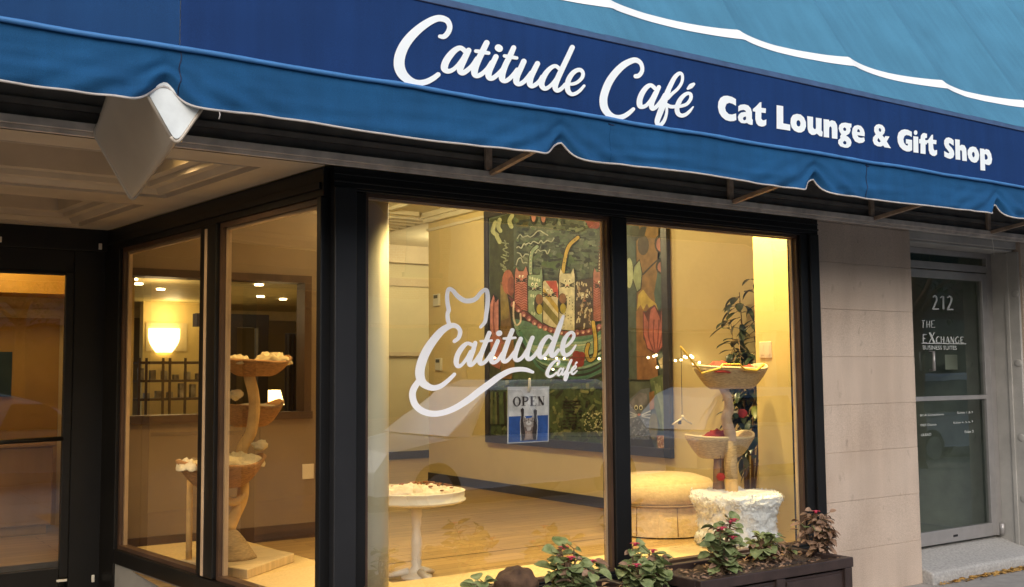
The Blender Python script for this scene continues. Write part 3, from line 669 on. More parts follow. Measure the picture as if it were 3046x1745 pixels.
F4 = [(1350, 975, 66), (1430, 1010, 66), (1530, 1000, 62), (1590, 930, 66)]
F5 = [(1545, 1006, 58), (1620, 1000, 60), (1720, 960, 62), (1786, 870, 64), (1786, 792, 64), (1736, 770, 62), (1660, 812, 74), (1582, 910, 86), (1540, 1030, 88), (1556, 1130, 86), (1620, 1172, 74), (1700, 1150, 66), (1770, 1090, 54), (1832, 1015, 26)]
g3 = [CC, F0, F1, F2, F3, F4, F5, [(1735, 686, 44), (1790, 640, 86), (1840, 604, 56)]]
YS = YA - .0045
m = MB()
letter_strokes(m, g1, (1150, 30), 350 / 2123, on_y, YS, .0003); letter_strokes(m, g2, (1450, 110), 350 / 2542, on_y, YS - .0022, .0003)
m.build('script_lettering', M_white, AW)
m = MB(); letter_strokes(m, g3, (1760, 150), 350 / 2123, on_y, YS, .0003); m.build('script_lettering', M_white, AW)
B1 = [[[(410, 178), (412, 282), (360, 250), (310, 235), (265, 252), (243, 310), (256, 365), (300, 408), (350, 416), (412, 398), (416, 500), (380, 516), (320, 520), (250, 500), (190, 450), (150, 385), (132, 300), (140, 220), (170, 160), (220, 130), (280, 125), (350, 142)]],
      [[(447, 288), (480, 265), (540, 257), (600, 275), (640, 320), (657, 380), (657, 478), (671, 500), (668, 575), (640, 575), (600, 562), (583, 545), (540, 552), (490, 545), (450, 505), (440, 455), (455, 415), (490, 385), (540, 376), (565, 378), (553, 352), (525, 343), (480, 352), (447, 370)], [(565, 445), (530, 455), (517, 478), (530, 502), (550, 503), (567, 490)]],
      [[(780, 225), (803, 225), (803, 312), (873, 320), (870, 393), (803, 386), (803, 480), (820, 502), (845, 505), (880, 490), (878, 575), (850, 595), (810, 602), (760, 590), (725, 550), (710, 490), (710, 372), (670, 365), (672, 330), (730, 280)]],
      [[(1038, 270), (1140, 287), (1140, 552), (1250, 572), (1248, 665), (1038, 632)]],
      [[(1350, 405), (1410, 415), (1460, 460), (1490, 530), (1492, 600), (1465, 665), (1420, 692), (1370, 692), (1310, 665), (1270, 615), (1252, 545), (1258, 470), (1290, 422)], [(1372, 500), (1395, 515), (1407, 550), (1400, 590), (1380, 602), (1355, 590), (1343, 550), (1350, 515)]],
      [[(1510, 440), (1600, 452), (1600, 610), (1618, 640), (1640, 640), (1645, 610), (1643, 463), (1732, 476), (1732, 660), (1750, 685), (1742, 755), (1700, 748), (1660, 710), (1620, 730), (1580, 730), (1535, 695), (1517, 640)]],
      [[(1762, 485), (1848, 497), (1848, 522), (1890, 503), (1940, 520), (1970, 575), (1977, 640), (1977, 793), (1892, 782), (1888, 625), (1872, 597), (1852, 612), (1848, 650), (1848, 772), (1765, 762)]],
      [[(2193, 558), (2193, 612), (2175, 622), (2180, 660), (2160, 710), (2110, 742), (2145, 762), (2180, 800), (2194, 850), (2180, 900), (2140, 928), (2090, 928), (2020, 905), (1988, 860), (1990, 810), (2022, 780), (2018, 748), (2036, 722), (2010, 680), (1996, 630), (2005, 580), (2040, 548), (2100, 540)], [(2088, 612), (2108, 630), (2112, 655), (2095, 672), (2072, 660), (2063, 632)], [(2090, 820), (2112, 838), (2115, 865), (2095, 880), (2070, 868), (2062, 840)]],
      [[(2290, 578), (2340, 592), (2380, 640), (2398, 700), (2397, 752), (2284, 734), (2302, 765), (2340, 776), (2390, 768), (2400, 822), (2370, 850), (2310, 858), (2250, 830), (2212, 770), (2200, 700), (2210, 630), (2240, 590)], [(2300, 640), (2318, 655), (2325, 690), (2280, 684), (2285, 652)]]]
B2 = [[[(330, 52), (390, 70), (430, 115), (440, 165), (425, 220), (392, 255), (428, 298), (445, 266), (520, 275), (470, 365), (545, 485), (430, 470), (408, 438), (360, 457), (300, 450), (245, 415), (218, 350), (225, 290), (272, 238), (243, 180), (245, 110), (280, 65)], [(345, 120), (368, 145), (370, 180), (352, 193), (332, 175), (325, 140)], [(320, 300), (362, 365), (340, 380), (315, 370), (300, 340)]],
      [[(922, 190), (922, 285), (870, 255), (820, 248), (785, 275), (770, 325), (780, 385), (815, 430), (852, 440), (850, 405), (815, 402), (815, 322), (927, 338), (927, 525), (880, 545), (830, 545), (760, 515), (705, 460), (670, 380), (662, 290), (680, 210), (730, 160), (790, 145), (850, 155)]],
      [[(948, 268), (1037, 280), (1042, 570), (950, 560)]], [ell(990, 205, 33, 43)],
      [[(1195, 228), (1195, 300), (1165, 302), (1160, 338), (1195, 343), (1195, 415), (1168, 420), (1170, 592), (1078, 580), (1078, 402), (1052, 395), (1055, 322), (1078, 320), (1085, 255), (1120, 215), (1150, 212)]],
      [[(1280, 245), (1303, 243), (1303, 332), (1367, 342), (1363, 415), (1305, 408), (1312, 500), (1330, 525), (1377, 517), (1375, 600), (1335, 628), (1290, 622), (1245, 585), (1225, 520), (1222, 395), (1196, 390), (1196, 343), (1215, 335)]],
      [[(1675, 345), (1675, 442), (1635, 415), (1605, 392), (1587, 405), (1595, 430), (1640, 475), (1680, 540), (1687, 600), (1665, 655), (1615, 678), (1555, 662), (1507, 635), (1505, 535), (1545, 560), (1580, 578), (1598, 565), (1570, 525), (1525, 470), (1502, 410), (1505, 345), (1540, 300), (1590, 292), (1640, 312)]],
      [[(1700, 323), (1785, 335), (1785, 440), (1820, 422), (1870, 435), (1900, 490), (1908, 560), (1913, 720), (1830, 710), (1825, 545), (1808, 515), (1790, 535), (1795, 697), (1710, 688)]],
      [[(2020, 455), (2075, 470), (2115, 530), (2137, 610), (2125, 690), (2090, 740), (2045, 748), (1990, 725), (1945, 665), (1925, 590), (1930, 520), (1965, 470)], [(2030, 550), (2050, 575), (2055, 620), (2040, 652), (2020, 640), (2005, 600), (2010, 565)]],
      [[(2147, 488), (2227, 500), (2227, 517), (2265, 500), (2315, 520), (2350, 590), (2367, 680), (2355, 760), (2315, 792), (2270, 785), (2238, 767), (2245, 890), (2158, 882)], [(2245, 590), (2270, 605), (2287, 645), (2285, 680), (2260, 693), (2237, 688), (2234, 598)]]]
for gl_, of_, s_ in ((B1[:3], (2110, 260), 490 / 2542), (B1[3:], (2110, 260), 490 / 2542), (B2[:1], (2560, 360), 420 / 2542), (B2[1:6], (2560, 360), 420 / 2542), (B2[6:], (2560, 360), 420 / 2542)):
    m = MB(); letter_fill(m, gl_, of_, s_, on_y, YS); m.build('block_lettering', M_white, AW)

# diamond shaped box hung under the awning at the entrance
HB = thing('hanging_box', (1.2, 4.5, 2.45), 'cream diamond shaped box with white end face hanging under the awning', 'box')
def diamond(cx, y, zb, hw, hh, r=.10):
    pts = [(cx, zb), (cx + hw, zb + hh), (cx, zb + 2 * hh), (cx - hw, zb + hh)]; out = []
    for i in range(4):
        p0, p1, p2 = Vector(pts[i - 1]), Vector(pts[i]), Vector(pts[(i + 1) % 4])
        a, b = p1 + (p0 - p1) * r, p1 + (p2 - p1) * r
        for j in range(6):
            t = j / 5; q = a * (1 - t) ** 2 + p1 * 2 * t * (1 - t) + b * t * t; out.append(Vector((q.x, y, q.y)))
    return out
fr_, bk = dict(cx=1.167, zb=2.486, hw=.217, hh=.354), dict(cx=1.226, zb=2.398, hw=.178, hh=.302)
m = MB(); m.loft([diamond(y=4.04, **fr_), diamond(y=4.915, **bk)], cap=True); m.build('body', M_boxbody, HB)
m = MB(); m.loft([diamond(1.167, 4.033, 2.498, .208, .342), diamond(1.167, 4.0395, 2.498, .208, .342)], cap=True); m.build('end_face', M_boxwhite, HB)
rim = []
for d_ in (diamond(y=4.036, **fr_), diamond(y=4.91, **bk)): m = MB(); m.tube(d_ + [d_[0]], .007, 6); m.build('rim', M_boxbody, HB, True)

# ------------------------------------------------------------------ inside the cafe: floor, walls, ceiling
m = MB(); m.add([(1.9, 5.1, ZF), (6.6, 5.1, ZF), (6.6, 16, ZF), (1.9, 16, ZF)], [(0, 1, 2, 3)]); m.add([(6.6, 11.3, ZF), (9.5, 11.3, ZF), (9.5, 16, ZF), (6.6, 16, ZF)], [(0, 1, 2, 3)]); m.add([(-3, 8.16, ZF), (1.9, 8.16, ZF), (1.9, 16, ZF), (-3, 16, ZF)], [(0, 1, 2, 3)])
structure(m.build('floor', M_floor))
m = MB(); m.box(2.0, 5.78, ZF + .001, 6.5, 5.784, ZF + .002); m.add([(3.0, 6.62, ZF + .002), (6.49, 6.62, ZF + .002), (6.49, 6.632, ZF + .002), (3.0, 6.632, ZF + .002)], [(0, 1, 2, 3)])
structure(m.build('floor_seam', mat('floor_gap', (.02, .01, .006), .8)))
m = MB(); m.box(XW, 5.55, ZF, XW + .15, 11.52, 3.7); structure(m.build('wall_right', M_wall))
m = MB(); m.box(5.95, 5.105, ZF, XW + .15, 5.56, 3.7); structure(m.build('wall_return', M_wall2))
m = MB(); m.box(XW + .15, 11.3, ZF, 9.5, 11.5, 3.7); m.box(3.6, 14.7, ZF, 9.5, 14.9, 3.7); m.box(9.3, 11.5, ZF, 9.5, 14.7, 3.7)
structure(m.build('wall_back', mat('far_wall', (.56, .50, .36), .6, .05, 2)))
m = MB(); m.box(3.601, 14.66, 3.0, 9.3, 14.699, 3.12); m.box(3.601, 14.64, 1.9, 9.3, 14.70, 1.96); m.box(3.601, 14.5, 3.35, 9.3, 14.7, 3.65); structure(m.build('wall_moulding', M_soffit))
m = MB(); m.box(XW - .015, 5.56, ZF, XW, 11.52, ZF + .10); m.box(3.61, 14.68, ZF, 9.3, 14.70, ZF + .12); m.box(XW - .022, 5.56, ZF, XW - .0155, 11.52, ZF + .012); structure(m.build('baseboard', M_base))
m = MB(); m.box(1.6, 5.101, 3.62, 10, 15, 3.70)
for k in range(10): m.box(2.0, 6.0 + k * .9, 3.57, 6.3, 6.06 + k * .9, 3.62)
for k in range(6): m.box(2.2 + k * .9, 5.7, 3.58, 2.26 + k * .9, 15, 3.6195)
for k in range(14): m.box(3.7, 11.6 + k * .23, 3.55, 6.6, 11.66 + k * .23, 3.62)
structure(m.build('ceiling', M_ceil))
m = MB(); m.box(XW - .08, 5.56, 3.50, XW - .0005, 11.52, 3.6); m.box(XW - .12, 5.56, 3.555, XW - .081, 11.52, 3.6195); m.box(XW - .03, 5.56, 3.40, XW - .0005, 11.52, 3.43); structure(m.build('crown_moulding', M_ceil))
m = MB(); m.box(2.25, 5.101, 2.60, 5.949, 5.22, 3.62); bbox(m, .1, 3.0, .122, .2, 2.55, 3.62); m.box(-3, 8.17, 2.62, 2.0, 8.22, 3.62); structure(m.build('wall_header', M_wall))
m = MB(); m.lathe((2.572, 5.252, 0), [(.122, ZF), (.122, 2.62)], 40); structure(m.build('wall_corner', mat('cream_column', (.90, .79, .52), .6, .04, 3), smooth=True))
# partition behind the side windows, with a wide opening
m = MB(); m.box(1.7, YP, ZF, 3.6, YP + .14, 1.255); m.box(1.7, YP, 2.37, 3.6, YP + .14, 3.62); m.box(1.7, YP, 1.255, 2.0, YP + .14, 2.37); m.box(3.43, YP, 1.255, 3.6, YP + .14, 2.37)
structure(m.build('wall_partition', M_brownwall))
m = MB(); m.box(1.95, YP - .03, 1.256, 3.47, YP + .17, 1.315); m.box(1.96, YP - .02, 1.316, 2.02, YP + .15, 2.36); m.box(3.40, YP - .02, 1.316, 3.46, YP + .15, 2.36); m.box(1.96, YP - .02, 2.361, 3.46, YP + .15, 2.42); m.box(1.7, YP - .012, ZF, 3.6, YP - .0005, ZF + .12)
structure(m.build('partition_trim', M_wood))
# room behind the partition and the vestibule behind the door
m = MB(); m.box(-3, 13.3, ZF, 5.8, 13.4, 3.62); m.obox((3.62, 8.25, ZF), (2.13, 5.05, 0), (.06, -.03, 0), (0, 0, 3.3)); structure(m.build('wall_room', mat('olive_brown_wall', (.26, .20, .095), .6, .1, 3)))
YV = 10.2
m = MB(); m.box(-3, YV, ZF, 2.03, YV + .08, 3.0); m.box(-3.1, 8.16, ZF, -3, YV, 3.0); m.box(2.031, 8.25, ZF, 2.09, YV + .08, 3.0); structure(m.build('wall_vestibule', M_wall2))
m = MB(); m.box(-3, 8.2, 2.9, 2.09, YV + .08, 3.0); m.box(-3, YV - .5, on_y(100, 884, YV).z, 2.03, YV - .001, 2.899); structure(m.build('ceiling_vestibule', mat('ochre_ceiling', (.62, .34, .05), .6, .06)))
t = thing('added_ceiling_lamp', (1.35, 9.2, 2.87), 'unseen round ceiling lamp added to light the yellow vestibule', 'ceiling lamp'); b = MB(); b.lathe((1.35, 9.2, 2.87), [(.001, -.06), (.10, -.05), (.15, 0), (.15, .03)], 20); b.build('shade', emitter('globe_glow', (1, .78, .5), 3), t, True); lamp('vestibule_fill_light', 'POINT', (1.35, 9.2, 2.7), 11, (1, .78, .38), t, .12)  # unseen lamp added to brighten the vestibule
VD = MB(); VD.use(M_wall); xa, xb, zt = on_y(-60, 950, YV - .02).x, on_y(178, 950, YV - .02).x, on_y(100, 946, YV).z
VD.box(xa - .08, YV - .04, ZF, xa, YV - .001, zt + .08); VD.box(xb, YV - .04, ZF, xb + .075, YV - .001, zt + .08); VD.box(xa, YV - .04, zt, xb, YV - .001, zt + .08)
o = VD.build('inner_door', None, loc=(xa, YV, ZF)); tag(o, 'ochre inner door in pale casing seen through the cafe entrance', 'door')
b = MB(); b.box(xa, YV - .025, ZF, xb, YV - .002, zt); b.build('leaf', mat('ochre_door', (.50, .30, .06), .5, .1, 4), o)
xa, xb, zt = on_y(-70, 1400, 9.6).x, on_y(156, 1400, 9.6).x, on_y(80, 1320, 9.6).z
m = MB(); m.box(xa, 9.6, ZF + .08, xb, 9.95, zt - .03); m.box(xa - .02, 9.58, zt - .029, xb + .02, 9.97, zt); m.box(xa + .03, 9.64, ZF, xb - .03, 9.93, ZF + .0795); tag(m.build('cabinet', mat('orange_wood', (.34, .19, .05), .5, .2, 5, stretch=(1, 1, .2)), bevel=.008, loc=(xb, 9.7, ZF)), 'orange brown wooden cabinet behind the entrance door glass', 'cabinet')
a, b = on_y(-40, 1180, YV - .05), on_y(37, 1046, YV - .05); m = MB(); m.box(a.x, YV - .05, a.z, b.x, YV - .042, b.z); tag(m.build('teal_poster', mat('teal_paper', (.02, .05, .05), .6, .4, 5), loc=(a.x, YV, a.z)), 'dark teal poster on the yellow wall at the left edge', 'poster')
# display platform along the windows
m = MB(); m.box(2.2, 5.101, ZF + .0005, 5.949, 5.66, ZP)
pb = [bay(.14, .12, 0), Vector((2.95, 5.661, 0)), Vector((2.78, 7.95, 0)), bay(2.95, .12, 0)]
pb[0].y = 5.661
m.loft([[Vector((p.x, p.y, ZF + .0005)) for p in pb], [Vector((p.x, p.y, ZP)) for p in pb]])
structure(m.build('display_platform', M_plat, bevel=.004))

# ------------------------------------------------------------------ lamps inside
def ceiling_spot(x, y, z, aim, e, col=(1, .75, .33), cone=85, label='small round ceiling spotlight'):
    t = thing('ceiling_spot', (x, y, z), label, 'spotlight', 'ceiling spotlights')
    b = MB(); b.lathe((x, y, z), [(.05, .08), (.055, .0), (.046, -.004), (.044, .03)], 16); b.build('housing', M_soffit, t, True)
    b = MB(); b.lathe((x, y, z), [(.0005, .012), (.043, .012), (.043, .016), (.0005, .016)], 16); b.build('lens', M_lens, t)
    lamp('spot_lamp', 'SPOT', (x, y, z - .01), e, col, t, .04, aim, cone)
SPB = 'ceiling spotlight above the front window display'
ceiling_spot(3.1, 5.27, 3.40, (2.95, 5.36, .4), 380, label='ceiling spotlight over the white table end of the display')
ceiling_spot(4.35, 5.42, 3.45, (4.35, 5.45, .4), 270, label='ceiling spotlight over the middle of the front display')
ceiling_spot(5.55, 5.42, 3.45, (5.6, 5.45, .4), 270, label='ceiling spotlight over the furry cat tree')
ceiling_spot(2.55, 6.6, 3.45, (2.55, 6.7, .4), 130, col=(1, .66, .25), label='ceiling spotlight over the wooden slab of the tall cat tree')
ceiling_spot(5.75, 5.36, 3.2, (5.95, 5.35, .8), 170, label='ceiling spotlight close to the yellow return wall', cone=70)
ceiling_spot(3.0, 5.155, 2.59, (2.55, 5.12, 1.0), 34, label='window head spotlight shining on the cream corner column', cone=110)
for x, y, e in ((4.6, 7.6, 38), (4.6, 9.8, 44), (5.2, 12.6, 60), (8, 13, 40)):  # unseen ceiling lamps added for general room light
    t = thing('added_ceiling_lamp', (x, y, 3.56), 'unseen round ceiling lamp added for general light in the cafe', 'ceiling lamp', 'unseen ceiling lamps added for the cafe')
    b = MB(); b.lathe((x, y, 3.56), [(.001, -.06), (.10, -.05), (.15, 0), (.15, .05)], 20); b.build('shade', emitter('globe_glow', (1, .78, .5), 3), t, True)
    lamp('room_fill_light', 'POINT', (x, y, 3.38), e * 1.9, (1, .82, .43), t, .12)
# room behind the partition: spots, sconce, rack, lamp, window bays
for px, py in ((396, 828), (412, 842), (478, 858), (775, 880), (842, 888), (770, 845)):
    q = on_z(px, py, 2.449)
    t = thing('ceiling_spot', (q.x, q.y, q.z), 'tiny glowing recessed spotlight in the far room ceiling', 'spotlight', 'far recessed spotlights')
    b = MB(); b.lathe((q.x, q.y, q.z), [(.0005, -.012), (.04, -.012), (.04, 0), (.0005, 0)], 12); b.build('lens', M_lens, t)
m = MB(); m.loft([[Vector(p + (z,)) for p in ((2.09, YP + .145), (3.6, YP + .145), (5.7, 13.29), (2.09, 13.29))] for z in (2.45, 2.5)]); structure(m.build('ceiling_room', mat('olive_cream', (.52, .44, .20), .6)))
m = MB(); m.box(2.09, 13.2, 2.33, 5.66, 13.289, 2.4495); structure(m.build('ceiling_beam', mat('cream_beam', (.72, .62, .38), .6)))
q = on_y(497, 1012, 12.0)
m = MB(); m.box(q.x - .25, 12.06, ZF, q.x + .62, 12.2, 2.449); structure(m.build('wall_pier', M_wall2))
t = thing('wall_sconce', (q.x, 12.05, q.z), 'glowing half round wall sconce on the yellow pier', 'wall lamp')
b = MB(); W_, H_ = .175, .27
rings = []
for k in range(8):
    zz = -H_ / 2 + H_ * k / 7; rr = W_ * (.35 + .65 * math.sin(min(1, (k + .8) / 5.5) * math.pi / 2))
    rings.append([Vector((q.x - .02 + rr * math.cos(a), 12.05 - rr * .6 * math.sin(a), q.z + zz)) for a in [math.pi * j / 16 for j in range(17)]])
b.loft(rings, closed=False); b.build('shade', M_shade, t, True)
b = MB(); b.box(q.x - .22, 12.05, q.z - .12, q.x + .24, 12.058, q.z + .2); b.build('back_plate', M_wall, t)
lamp('sconce_lamp', 'POINT', (q.x, 11.82, q.z + .3), 5, (1, .76, .36), t, .1)
lamp('far_fill_light', 'POINT', (2.6, 9.4, 2.25), 7, (1, .72, .38), None, .15)  # fill light without a fitting, added for the room behind the partition
q = on_y(812, 1195, 10.2); zb = q.z
t = thing('table_lamp', (q.x, 10.2, zb - .22), 'small lit table lamp with pleated cream shade', 'table lamp')
b = MB(); b.lathe((q.x, 10.2, zb), [(.115, -.03), (.112, -.025), (.075, .115), (.072, .118)], 24); b.build('lamp_shade', M_lampshade, t, True)
b = MB(); b.lathe((q.x, 10.2, zb), [(.05, -.22), (.05, -.2), (.012, -.18), (.012, -.03)], 14); b.build('base', M_bronze, t, True)
lamp('table_lamp_bulb', 'POINT', (q.x, 10.2, zb + .2), 6, (1, .68, .28), t, .05)
m = MB(); m.box(q.x - .45, 9.95, ZF, q.x + .5, 10.5, zb - .221); tag(m.build('console_table', M_wood, loc=(q.x, 10.2, ZF), bevel=.005), 'dark wooden console under the small table lamp', 'table')
# dark slatted rack
q = on_y(500, 1100, 11.2)
rk = thing('display_rack', (q.x, 11.2, ZF), 'dark slatted display rack behind the partition opening', 'rack')
for zz in (1.36, 1.55, 1.74):
    m = MB(); m.box(q.x - .33, 11.1, zz, q.x + .55, 11.4, zz + .025); m.build('shelf', M_wood, rk)
for k, dx_ in enumerate((0, .07, .24, .31, .47, .66, .70, .86)): m = MB(); xx = q.x - .33 + dx_; m.box(xx, 11.09, ZF, xx + .022, 11.112, 1.80); m.build('post', M_wood, rk)
m = MB()
for k in range(14):
    xx = q.x - .3 + k * .06; zz = 1.386 if k % 2 else 1.576; hgt = .05 + .10 * rnd.random(); m.box(xx, 11.18, zz, xx + .05, 11.26, zz + hgt)
tag(m.build('merchandise', mat('goods', (.35, .30, .22), .6, .8, 9), loc=(q.x, 11.2, 1.4)), 'pale and dark packets standing on the slatted rack', 'goods', kind='stuff')
m = MB(); qa, qb, qc = on_y(690, 1000, 9.6), on_y(778, 1000, 9.6), on_y(690, 990, 9.6)
m.box(qb.x - .05, 9.55, ZF, qb.x + .05, 9.65, 2.16); m.box(qa.x - .04, 9.55, ZF, qa.x + .03, 9.65, 2.06); m.box(qa.x - .35, 9.54, 2.06, qb.x + .05, 9.66, 2.18)
tag(m.build('dark_column', mat('slate_paint', (.045, .045, .06), .5), loc=(qb.x, 9.6, ZF)), 'dark slate posts and lintel behind the partition opening', 'post frame')
qa, qb = on_y(850, 1000, 9.3), on_y(915, 1000, 9.3)
m = MB(); m.grid(lambda u, v: (qa.x + u * (qb.x - qa.x), 9.3 + .025 * math.sin(u * 40), ZF + v * (2.0 - ZF)), 60, 2); tag(m.build('dark_curtain', mat('navy_cloth', (.03, .033, .05), .9, .3, 5), smooth=True, loc=(qa.x, 9.3, ZF), solid=.01), 'dark navy curtain at the right end of the partition opening', 'curtain')

# ------------------------------------------------------------------ painting on the right wall
PT = thing('painting', (XW, 8.6, .85), 'large dark mural canvas of patterned cats in a teal hammock on the side wall', 'painting')
ya, yb_, za, zb = 10.15, 7.07, .84, 3.47
m = MB(); fw = .085
m.box(XW - .05, yb_, za, XW - .001, ya, za + fw); m.box(XW - .05, yb_, zb - fw, XW - .001, ya, zb); m.box(XW - .05, yb_, za + fw, XW - .001, yb_ + fw, zb - fw); m.box(XW - .05, ya - fw, za + fw, XW - .001, ya, zb - fw)
m.build('frame', mat('blue_black_frame', (.045, .042, .055), .35, .2, 5), PT, bevel=.006)
m = MB(); m.use(mat('mural_ground', (.040, .054, .043), .6, .3, 5, col2=(.13, .155, .12)))
m.box(XW - .03, yb_ + fw, za + fw, XW - .0015, ya - fw, zb - fw)
paint_d = [XW - .0312]
Z6 = (1000, 550, .41209); Z2 = (1800, 600, .37769); Z3 = (1800, 1100, .443)
PM = {}
def pm(c):
    if c not in PM: PM[c] = mat('paint_%d' % len(PM), tuple(min(.85, v * 1.1 + .008) for v in c), .6, .3, 14)
    return PM[c]
YLO, YHI, ZLO, ZHI = yb_ + fw + .002, ya - fw - .002, za + fw + .002, zb - fw - .002
def onp(z, x, y, d):
    p = on_x(z[0] + x * z[2], z[1] + y * z[2], d); return Vector((d, min(max(p.y, YLO), YHI), min(max(p.z, ZLO), ZHI)))
def P(z, c, pts, line=.0):
    paint_d[0] -= .000012; m.use(pm(c)); m.polyfill([[onp(z, x, y, paint_d[0]) for x, y in pts]])
def Lp(z, c, pts, wd, smooth=True):
    paint_d[0] -= .000012; m.use(pm(c))
    letter_strokes(m, [[(x, y, max(wd * 1.35, 8)) for x, y in pts]], (0, 0), 1, lambda px, py, d: onp(z, px, py, d), paint_d[0], .000008, k=4, smooth=smooth)
DK, TEAL, CREAM, PINK, ROSE = (.012, .011, .010), (.085, .17, .135), (.50, .45, .33), (.36, .15, .125), (.42, .11, .09)
MAR, GOLD, OLV, BRN, GRN = (.11, .02, .03), (.42, .30, .05), (.16, .14, .03), (.15, .085, .03), (.045, .075, .03)
P(Z6, (.045, .05, .02), [(1110, 250), (1280, 200), (1290, 1400), (1110, 1400)]); P(Z6, (.07, .065, .025), [(1290, 180), (1400, 185), (1385, 300), (1300, 300)])
P(Z6, GRN, [(1300, 900), (1945, 950), (1945, 2100), (1120, 2000), (1130, 1500)]); P(Z6, (.06, .10, .04), [(1500, 500), (1700, 480), (1750, 560), (1600, 620), (1480, 580)])
for k in range(150):
    x, y = rnd.uniform(1290, 1930), rnd.uniform(240, 690); Lp(Z6, rnd.choice([(.10, .12, .10), (.02, .03, .025), (.06, .09, .06)]), [(x, y), (x + rnd.uniform(20, 60), y + rnd.uniform(-6, 8))], rnd.uniform(3, 9), False)
for k in range(260):
    x, y = rnd.uniform(1120, 1930), rnd.uniform(1420, 1950); Lp(Z6, rnd.choice([(.07, .10, .05), (.02, .03, .015), (.11, .12, .05), (.04, .07, .035)]), [(x, y), (x + rnd.uniform(-10, 25), y + rnd.uniform(-60, 10))], rnd.uniform(4, 12), False)
for pts in ([(1150, 270), (1130, 330), (1160, 360)], [(1180, 250), (1170, 300), (1185, 330)], [(1270, 220), (1250, 260), (1265, 300)], [(1160, 370), (1180, 410)]): Lp(Z6, (.34, .36, .20), pts, 22)
for k in range(18): Lp(Z6, (.22, .25, .16), [(1205 + rnd.uniform(-18, 30), 400 + k * 13), (1222 + rnd.uniform(-18, 30), 410 + k * 13)], 7)
for k in range(170):
    x, y = rnd.uniform(1300, 1930), rnd.uniform(230, 640); Lp(Z6, rnd.choice([(.015, .02, .016), (.14, .17, .13), (.09, .13, .08), (.02, .03, .03)]), [(x, y), (x + rnd.uniform(-30, 50), y + rnd.uniform(-12, 14))], rnd.uniform(9, 20), False)
for k in range(150):
    x, y = rnd.uniform(1120, 1930), rnd.uniform(1430, 1960); Lp(Z6, rnd.choice([(.015, .02, .012), (.12, .16, .07), (.03, .05, .025), (.17, .19, .09)]), [(x, y), (x + rnd.uniform(-20, 40), y + rnd.uniform(-50, 16))], rnd.uniform(9, 20), False)
# chalk scribbles
def scrib(x, y, n, s):
    q = [(x + k * s + rnd.uniform(-4, 4), y - k * 2 + rnd.uniform(-28, 22)) for k in range(n)]; Lp(Z6, (.34, .37, .31), q, 6)
scrib(1310, 365, 13, 18); scrib(1300, 440, 16, 18); scrib(1310, 505, 14, 18); scrib(1300, 555, 6, 16)
# flowers along the top
for cx, cy, c in ((1425, 225, PINK), (1495, 230, PINK)): P(Z6, DK, ell(cx, cy, 26, 62)); P(Z6, c, ell(cx, cy - 8, 17, 48))
for dx, dy in ((-30, 0), (28, -6), (-12, 34), (18, 36), (0, -30)): P(Z6, (.20, .03, .03), ell(1855 + dx, 250 + dy, 32, 30, 10))
# left flower column
P(Z6, BRN, [(1185, 700), (1265, 690), (1285, 960), (1270, 1400), (1190, 1400)]); P(Z6, (.20, .15, .05), [(1185, 720), (1250, 730), (1245, 960), (1190, 980)])
P(Z6, (.33, .11, .07), ell(1240, 700, 42, 90)); P(Z6, (.20, .06, .04), ell(1262, 730, 26, 70))
P(Z6, DK, [(1108, 830), (1135, 780), (1180, 830), (1180, 1060), (1108, 1060)]); P(Z6, (.45, .19, .19), [(1112, 860), (1136, 790), (1150, 850), (1172, 820), (1172, 1040), (1150, 1180), (1112, 1040)]); Lp(Z6, (.20, .06, .07), [(1140, 830), (1135, 950), (1140, 1060)], 8)
P(Z6, (.35, .12, .09), [(1110, 1100), (1160, 1060), (1220, 1150), (1180, 1330), (1120, 1300)])
P(Z6, (.22, .12, .035), [(1190, 1150), (1280, 1120), (1290, 1350), (1210, 1370)])
# hammock
P(Z6, DK, [(1235, 780), (1380, 925), (1540, 1020), (1700, 1055), (1860, 1030), (1945, 975), (1945, 1360), (1800, 1425), (1600, 1410), (1400, 1260), (1270, 1050)])
P(Z6, TEAL, [(1270, 960), (1380, 985), (1540, 1060), (1700, 1100), (1860, 1075), (1945, 1020), (1945, 1340), (1800, 1405), (1610, 1390), (1420, 1240), (1300, 1070)])
for k in range(16):
    t = k / 15; y0 = 1000 + 30 * t
    Lp(Z6, rnd.choice([(.035, .10, .075), (.22, .33, .26), (.05, .15, .11), (.36, .40, .28), DK]), [(1290 + 40 * t, 1010 + 50 * t), (1420 + 30 * t, 1150 + 190 * t * .8), (1620, 1120 + 260 * t), (1800, 1115 + 270 * t), (1940, 1050 + 270 * t)], rnd.uniform(7, 15))
P(Z6, MAR, [(1240, 800), (1290, 830), (1390, 930), (1540, 1020), (1700, 1055), (1860, 1030), (1945, 975), (1945, 1025), (1860, 1078), (1700, 1100), (1540, 1065), (1380, 975), (1290, 890)])
for k in range(18):
    t = k / 17; x = 1275 + 660 * t; y = 905 + 160 * (1 - (2 * t - 1.25) ** 2 / 1.5) - (0 if t > .3 else (0.3 - t) * 120)
    P(Z6, (.30, .10, .12), ell(x, y, 17, 20, 10)); P(Z6, (.60, .42, .36), ell(x + 3, y + 8, 8, 9, 8))
